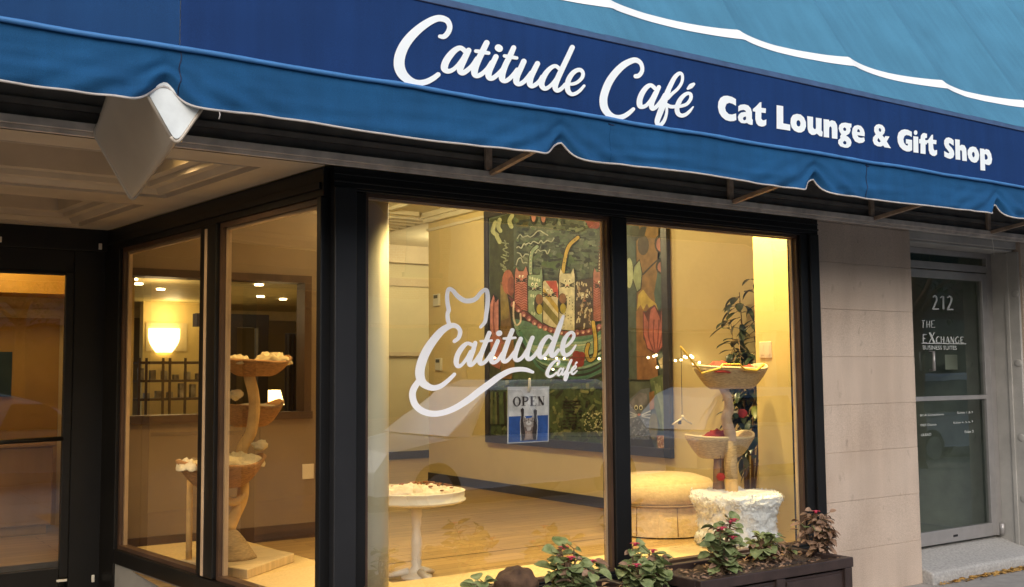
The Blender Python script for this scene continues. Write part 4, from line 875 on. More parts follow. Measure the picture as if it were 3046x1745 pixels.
# cats (flat patterned bodies)
def cat(pts, c, face=None, fc=DK):
    cx = sum(p[0] for p in pts) / len(pts); cy = sum(p[1] for p in pts) / len(pts)
    P(Z6, DK, [(cx + (x - cx) * 1.14, cy + (y - cy) * 1.03) for x, y in pts]); P(Z6, c, pts)
def face(x, y, s=1, c=DK):
    for dx in (-14, 14): P(Z6, (.75, .72, .6), ell(x + dx * s, y, 9 * s, 13 * s, 10)); P(Z6, DK, ell(x + dx * s + 2, y + 3, 4 * s, 6 * s, 8))
    P(Z6, (.40, .12, .10), ell(x, y + 32 * s, 7 * s, 6 * s, 8)); Lp(Z6, c, [(x - 12 * s, y + 46 * s), (x, y + 40 * s), (x + 12 * s, y + 46 * s)], 4)
    for sg in (-1, 1):
        for k in range(3): Lp(Z6, c, [(x + sg * 18 * s, y + 28 * s + k * 5), (x + sg * 46 * s, y + 16 * s + k * 14)], 3)
def tail(pts, c, wd): Lp(Z6, DK, pts, wd + 8); Lp(Z6, c, pts, wd)
tail([(1405, 660), (1402, 560), (1415, 480), (1450, 445)], (.22, .30, .22), 18); tail([(1635, 640), (1650, 540), (1680, 440), (1745, 378)], GOLD, 18); tail([(1905, 640), (1908, 520), (1920, 430), (1940, 380)], CREAM, 16)
for k in range(9): Lp(Z6, (.10, .03, .03), [(1896, 610 - k * 24), (1924, 604 - k * 24)], 7, False)
for k in range(7): P(Z6, DK, ell(1645 + k * 13 + (k % 2) * 6, 560 - k * 27, 4, 6, 6)); P(Z6, CREAM, ell(1403 + (k % 2) * 3, 640 - k * 26, 4, 6, 6))
cat([(1290, 640), (1298, 592), (1318, 622), (1352, 622), (1370, 585), (1382, 630), (1384, 910), (1340, 900), (1288, 840)], PINK)
for k in range(11): Lp(Z6, (.22, .035, .03), [(1292, 720 + k * 18), (1314, 708 + k * 18), (1336, 722 + k * 18), (1358, 708 + k * 18), (1380, 720 + k * 18)], 6, False)
face(1336, 660, .8)
cat([(1385, 655), (1400, 648), (1470, 648), (1482, 598), (1490, 660), (1492, 1000), (1440, 960), (1388, 915)], (.19, .27, .19))
for k in range(22): P(Z6, (.50, .55, .42), ell(1400 + (k * 37) % 84, 670 + (k * 61) % 300, 7, 13, 8))
face(1430, 715)
cat([(1492, 705), (1500, 690), (1590, 690), (1602, 720), (1604, 1035), (1545, 1020), (1494, 990)], CREAM)
P(Z6, (.40, .06, .04), [(1510, 692), (1590, 692), (1602, 760), (1602, 820)]); P(Z6, OLV, [(1494, 830), (1604, 960), (1604, 1030), (1494, 900)]); P(Z6, GOLD, [(1494, 740), (1604, 880), (1604, 930), (1494, 790)])
face(1540, 760)
cat([(1610, 660), (1618, 605), (1640, 640), (1694, 638), (1712, 600), (1722, 660), (1720, 1052), (1612, 1040)], (.55, .52, .40))
for k in range(26): P(Z6, DK, ell(1622 + (k * 41) % 92, 790 + (k * 53) % 250, 3.5, 5, 6))
face(1668, 690, 1.05)
cat([(1732, 700), (1740, 690), (1850, 672), (1855, 1020), (1790, 1040), (1728, 1035)], (.05, .03, .022))
for k in range(60): x, y = rnd.uniform(1738, 1846), rnd.uniform(700, 1015); Lp(Z6, rnd.choice([CREAM, (.30, .20, .12)]), [(x, y), (x + rnd.uniform(-8, 8), y + rnd.uniform(10, 26))], rnd.uniform(5, 9))
face(1795, 800, 1.1)
cat([(1856, 640), (1864, 600), (1880, 630), (1945, 615), (1945, 965), (1900, 980), (1858, 985)], PINK)
for k in range(16): Lp(Z6, (.22, .035, .03), [(1858, 690 + k * 18), (1880, 706 + k * 18), (1902, 690 + k * 18), (1924, 706 + k * 18), (1944, 690 + k * 18)], 6, False)
face(1910, 700, .85)
for bx, by in ((1462, 860), (1632, 855)): P(Z6, DK, ell(bx, by, 34, 76)); P(Z6, (.20, .09, .035), ell(bx + 4, by - 36, 26, 38)); P(Z6, (.36, .30, .04), ell(bx + 6, by + 36, 22, 36))
Lp(Z6, DK, [(1855, 990), (1872, 1120), (1868, 1230), (1830, 1265), (1806, 1210), (1820, 1150)], 26); Lp(Z6, (.48, .34, .07), [(1855, 990), (1872, 1120), (1868, 1230), (1830, 1265), (1806, 1210), (1820, 1150)], 18)
Lp(Z6, (.60, .50, .42), [(1282, 845), (1280, 950), (1300, 1010), (1330, 985), (1330, 930)], 9)
for dx, dy in ((-30, 5), (25, 0), (-10, 38), (20, 30), (-5, -32), (30, -25)): P(Z6, (.22, .02, .015), ell(1740 + dx, 1255 + dy, 30, 28, 10))
# dark dashes of painted lines, daisies
for r_ in range(9):
    for c_ in range(6):
        if rnd.random() < .75: x = 1460 + c_ * 22 + rnd.uniform(-4, 4) + 180; y = 1560 + r_ * 24; Lp(Z6, DK, [(x, y), (x + rnd.uniform(8, 18), y + rnd.uniform(-2, 2))], 8, False)
for k in range(90):
    x, y = rnd.gauss(1870, 45), rnd.uniform(1640, 1790); P(Z6, (.55, .56, .36), ell(min(x, 1940), y, 4, 5, 6))
for k in range(9): x = 1120 + k * 17; Lp(Z6, rnd.choice([(.06, .10, .05), (.12, .14, .07), DK]), [(x, 1720), (x + rnd.uniform(-14, 14), 1500)], 12)
# part seen through the right window
P(Z2, (.05, .07, .06), [(140, 170), (240, 180), (250, 1400), (150, 1400)]); P(Z2, (.20, .11, .03), [(245, 180), (420, 190), (400, 860), (250, 860)]); P(Z2, (.05, .085, .075), [(415, 540), (500, 480), (500, 860), (400, 840), (385, 720)])
P(Z2, (.05, .035, .02), ell(300, 340, 46, 80)); P(Z2, (.03, .035, .03), ell(235, 240, 40, 70)); P(Z2, DK, [(250, 290), (280, 200), (330, 190), (310, 270)])
P(Z2, DK, [(210, 600), (225, 500), (272, 450), (296, 560), (285, 690), (250, 715)]); P(Z2, (.24, .29, .17), [(218, 600), (232, 510), (270, 462), (288, 560), (278, 680), (252, 705)]); P(Z2, (.35, .40, .26), ell(190, 560, 30, 120))
P(Z2, (.40, .30, .05), [(250, 850), (262, 730), (300, 690), (350, 760), (400, 800), (420, 860), (380, 810), (352, 850), (330, 800), (300, 850), (280, 810)])
P(Z2, DK, ell(438, 330, 50, 76)); P(Z2, PINK, ell(440, 335, 38, 56)); P(Z2, DK, ell(445, 510, 48, 58)); P(Z2, PINK, ell(448, 512, 36, 42)); Lp(Z2, DK, [(300, 570), (400, 470), (470, 430)], 10)
P(Z2, (.22, .10, .035), [(245, 860), (300, 850), (300, 1080), (400, 1200), (420, 1400), (250, 1400)])
P(Z2, (.10, .02, .03), [(296, 860), (320, 870), (352, 830), (392, 810), (432, 880), (482, 820), (494, 1000), (470, 1150), (400, 1200), (330, 1160), (298, 1040)])
P(Z2, (.38, .11, .10), [(304, 870), (345, 960), (358, 850), (390, 825), (425, 900), (440, 960), (478, 840), (486, 1000), (462, 1140), (400, 1190), (336, 1150), (306, 1040)])
for x in (345, 385, 425, 455): Lp(Z2, (.16, .03, .035), [(x, 930), (x - 6 + (400 - x) * .05, 1060), (400 + (x - 400) * .3, 1180)], 7)
for k in range(5): Lp(Z2, (.62, .52, .32), [(448, 1300), (430 + k * 14, 1225 + abs(k - 2) * 14)], 16)
P(Z3, (.10, .14, .06), [(300, 60), (440, 30), (440, 300), (380, 420), (320, 200)])
for k in range(8): Lp(Z3, (.20, .25, .13), [(390, 400), (375 + k * 9, 250), (330 + k * 18, 60 + rnd.uniform(-20, 50))], 9)
P(Z3, DK, [(140, 400), (300, 420), (330, 540), (150, 530)]); P(Z3, (.10, .12, .16), [(148, 210), (240, 130), (300, 120), (305, 250), (298, 470), (150, 460)]); P(Z3, (.16, .16, .22), [(165, 215), (232, 150), (280, 160), (285, 230), (160, 260)])
for k in range(80): x, y = rnd.uniform(152, 292), rnd.uniform(330, 465); Lp(Z3, rnd.choice([(.25, .27, .33), (.05, .06, .09), (.17, .18, .24)]), [(x, y), (x + rnd.uniform(-8, 8), y + rnd.uniform(-8, 8))], 6)
for dx in (208, 240): P(Z3, (.7, .68, .55), ell(dx, 252, 12, 18, 10)); P(Z3, DK, ell(dx, 254, 7, 11, 8))
P(Z3, (.45, .20, .20), ell(228, 300, 12, 9, 8))
for sg in (-1, 1):
    for k in range(3): Lp(Z3, (.45, .48, .50), [(228 + sg * 20, 300 + k * 6), (228 + sg * 75, 275 + k * 24)], 5)
P(Z3, (.14, .13, .06), ell(325, 380, 30, 90)); P(Z3, (.30, .14, .07), [(345, 440), (430, 440), (428, 530), (400, 560), (355, 540)])
for k in range(30): P(Z3, (.55, .42, .30), ell(rnd.uniform(355, 422), rnd.uniform(445, 530), 4, 5, 6))
P(Z3, (.24, .12, .04), [(295, 150), (330, 140), (330, 260), (300, 270)])
m.build('canvas', None, PT)
# glowing dots standing in for a string of fairy lights mirrored in the glass
fl = thing('reflected_string_lights', (XW - .06, 8, 1.75), 'sparse warm dots standing in for fairy lights mirrored in the glass', 'reflected string lights')
pts = [(1461, 1071), (1472, 1064), (1622, 1066), (1656, 1065), (1678, 1066), (1660, 1082), (1645, 1098), (1782, 1066), (1928, 1063), (1945, 1059), (1952, 1056), (1955, 1092), (2009, 1072), (2026, 1070), (2036, 1060), (2041, 1063), (2055, 1058), (2060, 1062), (2063, 1080), (2080, 1078)]
for px, py in pts: b = MB(); b.ball(on_x(px, py, XW - .07), .0125, 6); b.build('bulb', M_fairy, fl, True)
b = MB(); b.tube([on_x(px, py, XW - .062) + Vector((0, 0, .012)) for px, py in sorted(pts)], .002, 4); b.build('wire', M_string, fl)
for px, py, lb in ((1298, 892, 'upper white wall box with sensor beside the tall yellow wall edge'), (1304, 1083, 'lower white thermostat with dark screen on the yellow wall edge')):
    q = on_x(px, py, XW - .02)
    t = thing('thermostat', (XW - .02, q.y, q.z), lb, 'thermostat')
    b = MB(); b.box(XW - .03, q.y - .07, q.z - .075, XW - .0005, q.y + .07, q.z + .075); b.build('case', M_device, t, bevel=.006)
    b = MB(); b.box(XW - .034, q.y - .045, q.z + .02, XW - .0305, q.y + .045, q.z + .06); b.build('screen', M_screen, t)
for px, py, X_, lb in ((2278, 1040, 5.95, 'double white outlet plate on the bright yellow return wall'),):
    q = on_x(px, py, X_); t = thing('outlet_plate', (X_, q.y, q.z), lb, 'outlet')
    b = MB(); b.box(X_ - .006, q.y - .06, q.z - .06, X_ - .0003, q.y + .06, q.z + .06); b.build('plate', M_plate, t, bevel=.003)
    b = MB()
    for s in (-1, 1): b.box(X_ - .009, q.y + s * .03 - .016, q.z - .035, X_ - .0062, q.y + s * .03 + .016, q.z + .035)
    b.build('socket', M_plate, t)
q = on_y(917, 1402, YP - .01); t = thing('outlet_plate', (q.x, YP, q.z), 'single outlet plate on the brown partition wall', 'outlet')
b = MB(); b.box(q.x - .05, YP - .008, q.z - .06, q.x + .05, YP - .0004, q.z + .06); b.build('plate', M_plate, t, bevel=.003)

# ------------------------------------------------------------------ lettering on the window, OPEN card
w6, o6, w7, o7 = 310 / 1050, (1190, 830), 400 / 2427, (1330, 920)
m = MB()
letter_strokes(m, [[(500, 470, 40), (482, 405, 44), (480, 345, 42), (490, 310, 44), (478, 240, 44), (475, 160, 42), (490, 100, 40), (530, 112, 42), (580, 170, 48), (650, 215, 50), (720, 215, 50), (770, 190, 46), (820, 130, 42), (868, 108, 42), (882, 170, 45), (880, 260, 45), (868, 350, 42), (855, 430, 40), (812, 482, 32)],
    [(548, 625, 38), (590, 590, 42), (605, 530, 45), (580, 482, 46), (520, 466, 54), (430, 512, 70), (340, 612, 82), (262, 732, 90), (212, 860, 94), (200, 960, 94), (226, 1040, 84), (290, 1084, 66), (350, 1095, 56), (420, 1070, 50), (490, 1015, 42), (548, 958, 36)],
    [(185, 1030, 58), (140, 1100, 66), (125, 1170, 68), (150, 1260, 68), (220, 1325, 66), (320, 1355, 62), (430, 1345, 60), (550, 1300, 62), (680, 1220, 66), (810, 1120, 68), (925, 1035, 64), (1000, 980, 60), (1100, 926, 54), (1190, 908, 48), (1270, 912, 44), (1338, 936, 30)]], o6, w6, on_y, 5.0292, .0004)
letter_strokes(m, [[(445, 635, 68), (362, 612, 66), (270, 690, 92), (190, 820, 96), (165, 950, 96), (192, 1022, 80), (260, 1000, 64), (350, 890, 62), (425, 760, 66)], [(508, 605, 78), (470, 740, 86), (412, 890, 96), (402, 980, 90), (440, 1000, 74), (520, 920, 70), (610, 780, 68)],
    [(762, 425, 80), (710, 560, 86), (640, 740, 88), (592, 880, 96), (592, 960, 88), (630, 980, 70), (710, 920, 68), (800, 790, 66)], [(605, 572, 40), (710, 570, 50), (805, 560, 44)],
    [(915, 570, 76), (860, 700, 84), (806, 840, 90), (802, 930, 88), (846, 958, 70), (920, 910, 66), (1000, 790, 64)], [(935, 432, 102), (945, 428, 102)],
    [(1178, 375, 82), (1120, 520, 86), (1060, 690, 90), (1012, 840, 94), (1014, 920, 88), (1060, 938, 70), (1130, 880, 66), (1215, 765, 62)], [(1022, 525, 44), (1130, 520, 52), (1232, 510, 44)],
    [(1328, 530, 80), (1280, 650, 86), (1232, 800, 92), (1228, 880, 88), (1272, 918, 70), (1360, 860, 66), (1445, 725, 62)], [(1542, 510, 76), (1490, 640, 84), (1447, 790, 90), (1448, 870, 88), (1490, 898, 70), (1570, 840, 66), (1640, 740, 64)],
    [(1905, 535, 60), (1835, 482, 62), (1762, 540, 80), (1692, 660, 92), (1662, 780, 92), (1682, 858, 80), (1742, 850, 64), (1822, 750, 62), (1900, 610, 66)], [(2098, 120, 48), (2040, 280, 86), (1970, 470, 96), (1912, 640, 92), (1882, 760, 92), (1888, 830, 80), (1932, 828, 70), (2010, 730, 62)],
    [(2090, 688, 44), (2170, 650, 50), (2260, 550, 58), (2290, 462, 62), (2250, 412, 56), (2180, 450, 66), (2112, 560, 86), (2082, 700, 92), (2098, 790, 84), (2150, 828, 70), (2240, 770, 56), (2322, 648, 32)],
    [(1995, 1000, 36), (2022, 960, 42), (2010, 922, 40), (1950, 932, 46), (1880, 1000, 60), (1822, 1100, 68), (1806, 1170, 66), (1852, 1214, 50), (1930, 1180, 42), (1975, 1135, 30)],
    [(2078, 1082, 30), (2052, 1062, 32), (2012, 1120, 42), (1998, 1178, 40), (2030, 1184, 30), (2080, 1110, 30)], [(2102, 1062, 36), (2072, 1150, 40), (2092, 1180, 32), (2140, 1110, 30)],
    [(2242, 915, 44), (2190, 1030, 54), (2142, 1180, 54), (2122, 1265, 46), (2150, 1270, 34), (2184, 1190, 28), (2192, 1140, 24)], [(2182, 1156, 30), (2240, 1120, 30)],
    [(2240, 1122, 28), (2300, 1080, 30), (2330, 1032, 32), (2300, 1020, 30), (2252, 1090, 44), (2248, 1150, 42), (2282, 1164, 34), (2345, 1105, 26)], [(2312, 990, 24), (2338, 958, 38)]], o7, w7, on_y, 5.0275, .00015)
m.build('window_lettering', M_wvinyl, W1)
so, ss = (1480, 1100), 180 / 1139
OS = thing('open_sign', (3.4, 5.06, 1.4), 'small hanging card reading OPEN with a grey kitten reaching up', 'sign')
def on_s(x, y, d): return on_y(so[0] + x * ss, so[1] + y * ss, d)
m = MB()
a = [on_s(x, y, 5.072) for x, y in ((196, 315), (972, 308), (965, 1345), (188, 1386))]
b = [p + Vector((0, .004, 0)) for p in a]
m.loft([a, b]); m.build('clear_sleeve', mat('clear_sleeve', (.60, .57, .54), .25), OS)
m = MB(); dd = [5.0712]
def Q(c, pts):
    dd[0] -= .0003; m.use(pm(c)); m.polyfill([[on_s(x, y, dd[0]) for x, y in pts]])
WH, BL, KT, KL = (.66, .62, .58), (.018, .075, .28), (.035, .022, .018), (.40, .32, .27)
Q(WH, [(215, 358), (950, 348), (950, 855), (215, 880)]); Q(BL, [(213, 876), (950, 848), (945, 1330), (208, 1364)])
Q(WH, [(430, 730), (475, 706), (505, 735), (505, 900), (500, 1330), (430, 1330), (425, 1130), (420, 980), (440, 870)]); Q(WH, [(672, 760), (705, 732), (748, 760), (748, 890), (762, 960), (742, 1320), (670, 1320), (680, 900)])
Q(WH, [(500, 860), (670, 855), (680, 900), (500, 910)]); Q(BL, [(512, 868), (664, 858), (640, 902), (545, 910)])
Q((.17, .11, .085), [(470, 1000), (700, 990), (735, 1315), (450, 1330)])
Q(KL, [(500, 880), (530, 915), (575, 905), (625, 900), (668, 875), (682, 960), (690, 1040), (650, 1080), (580, 1090), (500, 1070), (485, 980)])
Q((.26, .19, .15), [(500, 900), (525, 930), (500, 960), (490, 940)]); Q((.26, .19, .15), [(672, 890), (640, 925), (672, 955)])
Q((.16, .11, .09), [(576, 910), (594, 910), (592, 950), (578, 950)])
for sx in (-1, 1):
    Q(KT, [(588 + sx * 30, 948), (588 + sx * 95, 962), (588 + sx * 95, 972), (588 + sx * 32, 962)])
Q((.70, .62, .55), ell(588, 1000, 52, 38)); Q(KT, [(575, 962), (603, 962), (590, 982)]); Q(KT, [(585, 982), (593, 982), (612, 1000), (589, 992), (565, 1000)])
Q((.55, .46, .40), [(540, 1080), (640, 1075), (620, 1140), (560, 1145)])
Q((.30, .20, .15), [(520, 1150), (660, 1150), (670, 1310), (500, 1310)]); Q((.38, .27, .21), [(560, 1160), (620, 1160), (635, 1290), (540, 1290)])
Q(KT, [(435, 740), (470, 712), (498, 738), (495, 850), (482, 960), (500, 1090), (525, 1200), (500, 1322), (455, 1328), (440, 1130), (436, 950), (450, 850)])
Q(KT, [(676, 765), (706, 738), (742, 762), (735, 860), (742, 960), (745, 1090), (725, 1310), (670, 1310), (650, 1180), (672, 1080), (685, 950), (690, 850)])
m.use(pm(KT))
def cap(seq, z): letter_strokes(m, seq, (0, 0), 1, lambda x, y, d: on_s(x, y, d), z, .00004, smooth=False, cap=False)
zt = dd[0] - .0003
m.polyfill([[on_s(x, y, zt) for x, y in ell(365, 592, 74, 90, 24)], [on_s(x, y, zt) for x, y in ell(365, 592, 42, 80, 24)]])
cap([[(487, 503, 34), (487, 670, 34)], [(450, 669, 8), (528, 667, 8)], [(450, 504, 8), (505, 502, 8)], [(645, 500, 34), (645, 668, 34)], [(606, 501, 9), (722, 499, 9)], [(606, 669, 9), (730, 666, 9)], [(650, 582, 8), (690, 580, 8)], [(717, 499, 9), (720, 540, 5)], [(724, 666, 10), (732, 622, 5)], [(687, 562, 9), (687, 605, 9)],
     [(782, 500, 9), (782, 662, 9)], [(775, 502, 34), (862, 660, 34)], [(868, 496, 9), (868, 660, 9)], [(750, 502, 8), (800, 499, 8)], [(752, 662, 8), (812, 660, 8)], [(845, 497, 8), (886, 495, 8)]], zt)
letter_strokes(m, [[(500, 506, 10), (548, 514, 24), (570, 548, 30), (548, 582, 24), (500, 592, 10)]], (0, 0), 1, lambda x, y, d: on_s(x, y, d), zt, .00004)
m.build('printed_card', None, OS)
m = MB(); m.use(mat('clear_plastic_hook', (.72, .62, .40), .3))
m.tube([on_s(602, 150, 5.052), on_s(604, 200, 5.05), on_s(602, 300, 5.05), on_s(598, 385, 5.056), on_s(596, 415, 5.066)], [.0045, .0085, .0085, .0075, .003], 10); m.build('suction_hook', None, OS, True)

# ------------------------------------------------------------------ helpers for soft things
def bowl(mb, c, rx, ry, dep, tip=.0, wob=.0, n=44, rings=8, flat=.35, lip=.0):
    """woven bowl: tips raised at both ends of x"""
    c = Vector(c); vs = []
    def pt(k, j):
        a = 2 * math.pi * k / n; v = j / rings
        r = flat + (1 - flat) * v
        z = -dep + dep * (v ** (1.9 if flat < .5 else 1.35)) + tip * v * v * abs(math.cos(a)) ** 3 + wob * v * math.sin(a * 3 + 1)
        return c + Vector((rx * r * math.cos(a), ry * r * math.sin(a), z))
    k0 = len(mb.v)
    rr = [[pt(k, j) for k in range(n)] for j in range(rings + 1)]
    mb.loft(rr, cap=False); mb.add(rr[0], [tuple(range(n))])
def lump(mb, c, rx, ry, h, seed, nu=26, nv=14, amp=.4):
    c = Vector(c); sv = Vector((seed * 7.1, seed * 3.3, seed))
    rings = []
    for j in range(nv + 1):
        t = j / nv; ring = []
        for k in range(nu):
            a = 2 * math.pi * k / nu; r = math.sin(t * math.pi / 2 * .999 + .001)
            d = Vector((math.cos(a) * r, math.sin(a) * r, 0))
            w_ = 1 + amp * .5 * noise.noise(d * 2.2 + sv)
            z = h * math.cos(t * math.pi / 2) * (1 + amp * noise.noise(d * 3.3 + sv * 2)) + h * amp * .55 * noise.noise(d * 6 + sv)
            ring.append(c + Vector((d.x * rx * w_, d.y * ry * w_, z)))
        rings.append(ring)
    mb.loft(rings)

# ------------------------------------------------------------------ tall cat tree in the side window
YT = 6.72
def ta(px, py): return on_y(px, py, YT)
CT = thing('cat_tree', (2.45, 6.75, ZP), 'tall cat tree with curved tan trunk and three brown baskets on a plywood slab', 'cat tree')
m = MB(); cs = [(2.05, 6.86), (2.64, 7.15), (2.74, 6.66), (2.28, 6.27)]
m.loft([[Vector((x, y, z)) for x, y in cs] for z in (ZP + .001, ZP + .058)]); m.build('base_slab', M_ply, CT, bevel=.006)
cb = ta(693, 1640); cb.z = ZP + .059
m = MB(); tp = ta(682, 1574)
rings = []
for k in range(9):
    t = k / 8; c = cb.lerp(tp, t); r = .112 * (1 - t) ** .8 + .040
    rings.append([c + Vector((r * math.cos(a), r * math.sin(a), 0)) for a in [2 * math.pi * j / 24 for j in range(24)]])
m.loft(rings); m.build('base_cone', M_sisal, CT, True)
pth = [(682, 1574), (700, 1530), (718, 1490), (724, 1455), (722, 1420), (718, 1370), (722, 1330), (745, 1290), (754, 1245), (757, 1200), (752, 1160), (744, 1130), (740, 1104)]
m = MB(); m.tube([Vector(p) for p in spline([tuple(ta(*q)) for q in pth], 4)], .037, 14); m.build('trunk', M_trunk, CT, True)
m = MB(); m.tube([Vector(p) for p in spline([tuple(ta(*q) + Vector((0, -.03, 0))) for q in ((655, 1450), (660, 1478), (686, 1492), (712, 1484), (724, 1470))], 4)], .026, 12); m.build('branch', M_trunk, CT, True)
m = MB(); a, b = on_y(560, 1428, 6.84), on_y(560, 1610, 6.84); b.z = ZP + .06; a = Vector((max(a.x, 2.1), a.y, a.z)); b.x = a.x
m.tube([b, a], .02, 12); m.build('post', M_trunk, CT, True)
def basket(x0, x1, yr, yb, tip, lb=None, wk=M_wick, yy=YT):
    a, b = on_y(x0, yr, yy), on_y(x1, yr, yy); c = (a + b) / 2; dep = (on_y((x0 + x1) / 2, yr, yy) - on_y((x0 + x1) / 2, yb, yy)).z
    m = MB(); bowl(m, c, (b - a).length / 2, .17, dep, tip, .008); o = m.build('basket', wk, CT, True, solid=.022); return c
c1 = basket(655, 862, 1076, 1114, .035); c2 = basket(649, 838, 1208, 1264, .035, yy=YT + .19); c3 = basket(527, 785, 1382, 1446, .05, yy=YT - .08)
for i, (c, dx, rx, h, lb) in enumerate(((c1, -.13, .085, .055, 'cream fleece lump at the left of the topmost brown basket'), (c1, .10, .12, .075, 'cream fleece lump at the right of the topmost brown basket'), (c2, .02, .16, .03, 'flat cream fleece lining the middle brown basket'), (c3, .06, .20, .085, 'thick cream fleece heaped in the lowest brown basket'), (c3, -.22, .07, .06, 'cream fleece corner hanging over the left lip of the lowest basket'))):
    m = MB(); lump(m, (c.x + dx, c.y - .02, c.z - .015), rx, .12, h, i + 1, amp=.55)
    tag(m.build('fleece_pad', M_fleece, smooth=True, loc=(c.x + dx, c.y, c.z)), lb, 'fleece')
for px, py, r, ty, lb in ((702, 1173, .045, 1115, 'pale puff toy hanging beside the trunk under the top basket'), (773, 1325, .047, 1270, 'pale puff toy hanging lower right of the middle basket')):
    q = on_y(px, py, YT - .06); t = thing('puff_toy', q, lb, 'cat toy')
    b = MB(); b.ball(q, r, 10, (1, .8, .75), .5); b.build('puff', M_fleece, t, True)
    b = MB(); b.tube([q + Vector((0, 0, r * .6)), Vector((q.x, q.y, ta(px, ty).z))], .002, 5); b.build('string', M_string, t)

# ------------------------------------------------------------------ furry cat tree in the front window
YB = 5.42
def tb(px, py): return on_y(px, py, YB)
FT = thing('cat_tree', (5.56, 5.4, ZP), 'cat tree on a thick white furry drum with two pale woven baskets', 'cat tree')
c = Vector((5.555, 5.41, 0)); m = MB(); rings = []
prof = [(.275, ZP + .001), (.29, ZP + .03), (.275, ZP + .10), (.272, ZP + .19), (.29, ZP + .275), (.312, ZP + .32), (.305, ZP + .36), (.25, ZP + .375), (.10, ZP + .38), (.002, ZP + .38)]
n = 110
def furp(r, z, a, s=1.):
    w_ = noise.noise(Vector((math.cos(a) * 4, math.sin(a) * 4, z * 16))) * .024 + noise.noise(Vector((math.cos(a) * 9, math.sin(a) * 9, z * 30))) * .016 + noise.noise(Vector((math.cos(a) * 22, math.sin(a) * 22, z * 70))) * .010
    return c + Vector(((r + w_ * s) * math.cos(a), (r + w_ * s) * math.sin(a), z + .5 * w_))
fine = []
for i in range(len(prof) - 1):
    for s in range(6): t = s / 6; fine.append((prof[i][0] * (1 - t) + prof[i + 1][0] * t, prof[i][1] * (1 - t) + prof[i + 1][1] * t))
fine.append(prof[-1])
m.loft([[furp(r, z, 2 * math.pi * k / n, min(1, r / .2)) for k in range(n)] for r, z in fine])
for k in range(2600):                                              # wool tufts
    i = rnd.randrange(2, len(fine) - 14); a = rnd.uniform(0, 6.283); r, z = fine[i]; p = furp(r, z, a, min(1, r / .2))
    o_ = Vector((math.cos(a), math.sin(a), 0)) if z < ZP + .335 else Vector((math.cos(a) * .4, math.sin(a) * .4, .9))
    s_ = Vector((-math.sin(a), math.cos(a), 0)); l = rnd.uniform(.010, .026); wd = rnd.uniform(.0025, .006)
    dv = (s_ * rnd.uniform(-.8, .8) + Vector((0, 0, rnd.uniform(-1, .35)))).normalized() * l
    tp_ = p + dv + o_ * rnd.uniform(.000, .007); sd = dv.cross(o_).normalized() * wd; md_ = p + dv * .55 + o_ * .006
    m.add([p + sd, p - sd, md_ - sd * .8, tp_, md_ + sd * .8], [(0, 1, 2, 3, 4)])
m.build('furry_drum', M_fur, FT, True)
m = MB(); m.use(M_trunk).tube([Vector(p) for p in spline([tuple(tb(*q)) for q in ((2180, 1476), (2177, 1455), (2175, 1420))], 4)], [.062, .052, .047, .044, .045, .045, .044, .044, .044], 14)
m.build('trunk_foot', None, FT, True)
m = MB(); m.tube([tb(2175, 1422), tb(2174, 1380), tb(2173, 1310)], .046, 14); m.build('sisal_post', M_sisal, FT, True)
pth = [(2173, 1312), (2172, 1290), (2164, 1262), (2161, 1240), (2168, 1215), (2165, 1185), (2154, 1158), (2140, 1140)]
m = MB(); m.tube([Vector(p) for p in spline([tuple(tb(*q)) for q in pth], 4)], [.044 - .0005 * k + .007 * noise.noise(Vector((k * .7, 0, 0))) for k in range(29)], 12); m.build('upper_branch', mat('pale_bark', (.50, .36, .25), .8, .25, 14, .6, 40), FT, True)
m = MB(); a, b = on_y(2138, 1352, 5.54), on_y(2138, 1462, 5.54); b.z = ZP + .37
m.tube([b, b.lerp(a, .25), b.lerp(a, .5), b.lerp(a, .75), a], [.045, .041, .042, .038, .039], 12); m.build('bark_post', M_bark, FT, True)
def basket2(x0, x1, yr, yb, tip, dy=0):
    y_ = YB + dy; a, b = on_y(x0, yr, y_), on_y(x1, yr, y_); cc = (a + b) / 2; dep = (on_y((x0 + x1) / 2, yr, y_) - on_y((x0 + x1) / 2, yb, y_)).z
    m = MB(); bowl(m, cc, (b - a).length / 2, .17, dep, tip, .006, flat=.55); o = m.build('basket', M_wick2, FT, True, solid=.02)
    m = MB(); pts = []
    for k in range(45):
        an = 2 * math.pi * k / 44; pts.append(cc + Vector(((b - a).length / 2 * math.cos(an), .17 * math.sin(an), tip * abs(math.cos(an)) ** 3 + .006 * math.sin(an * 3 + 1) + .006)))
    m.tube(pts, .009, 6); m.build('rim', mat('pale_rim', (.74, .60, .34), .7), o, True)
    return cc
b1 = basket2(2075, 2268, 1100, 1152, .03, .02); b2 = basket2(2052, 2228, 1303, 1356, .03, .15)
for i, (cc, dx, dy, rx, h, mm, lb) in enumerate(((b1, -.16, -.05, .11, .075, M_brightred, 'bright red fleece cushion at the left of the upper woven basket'), (b1, .14, -.03, .10, .05, M_brightred, 'red fleece cushion at the right of the upper woven basket'), (b2, -.02, .0, .15, .075, M_red, 'dark red fleece cushion in the lower woven basket'))):
    m = MB(); lump(m, (cc.x + dx, cc.y + dy, cc.z - .02), rx, .10, h, i + 11, amp=.35)
    tag(m.build('cushion', mm, smooth=True, loc=(cc.x + dx, cc.y + dy, cc.z)), lb, 'cushion')
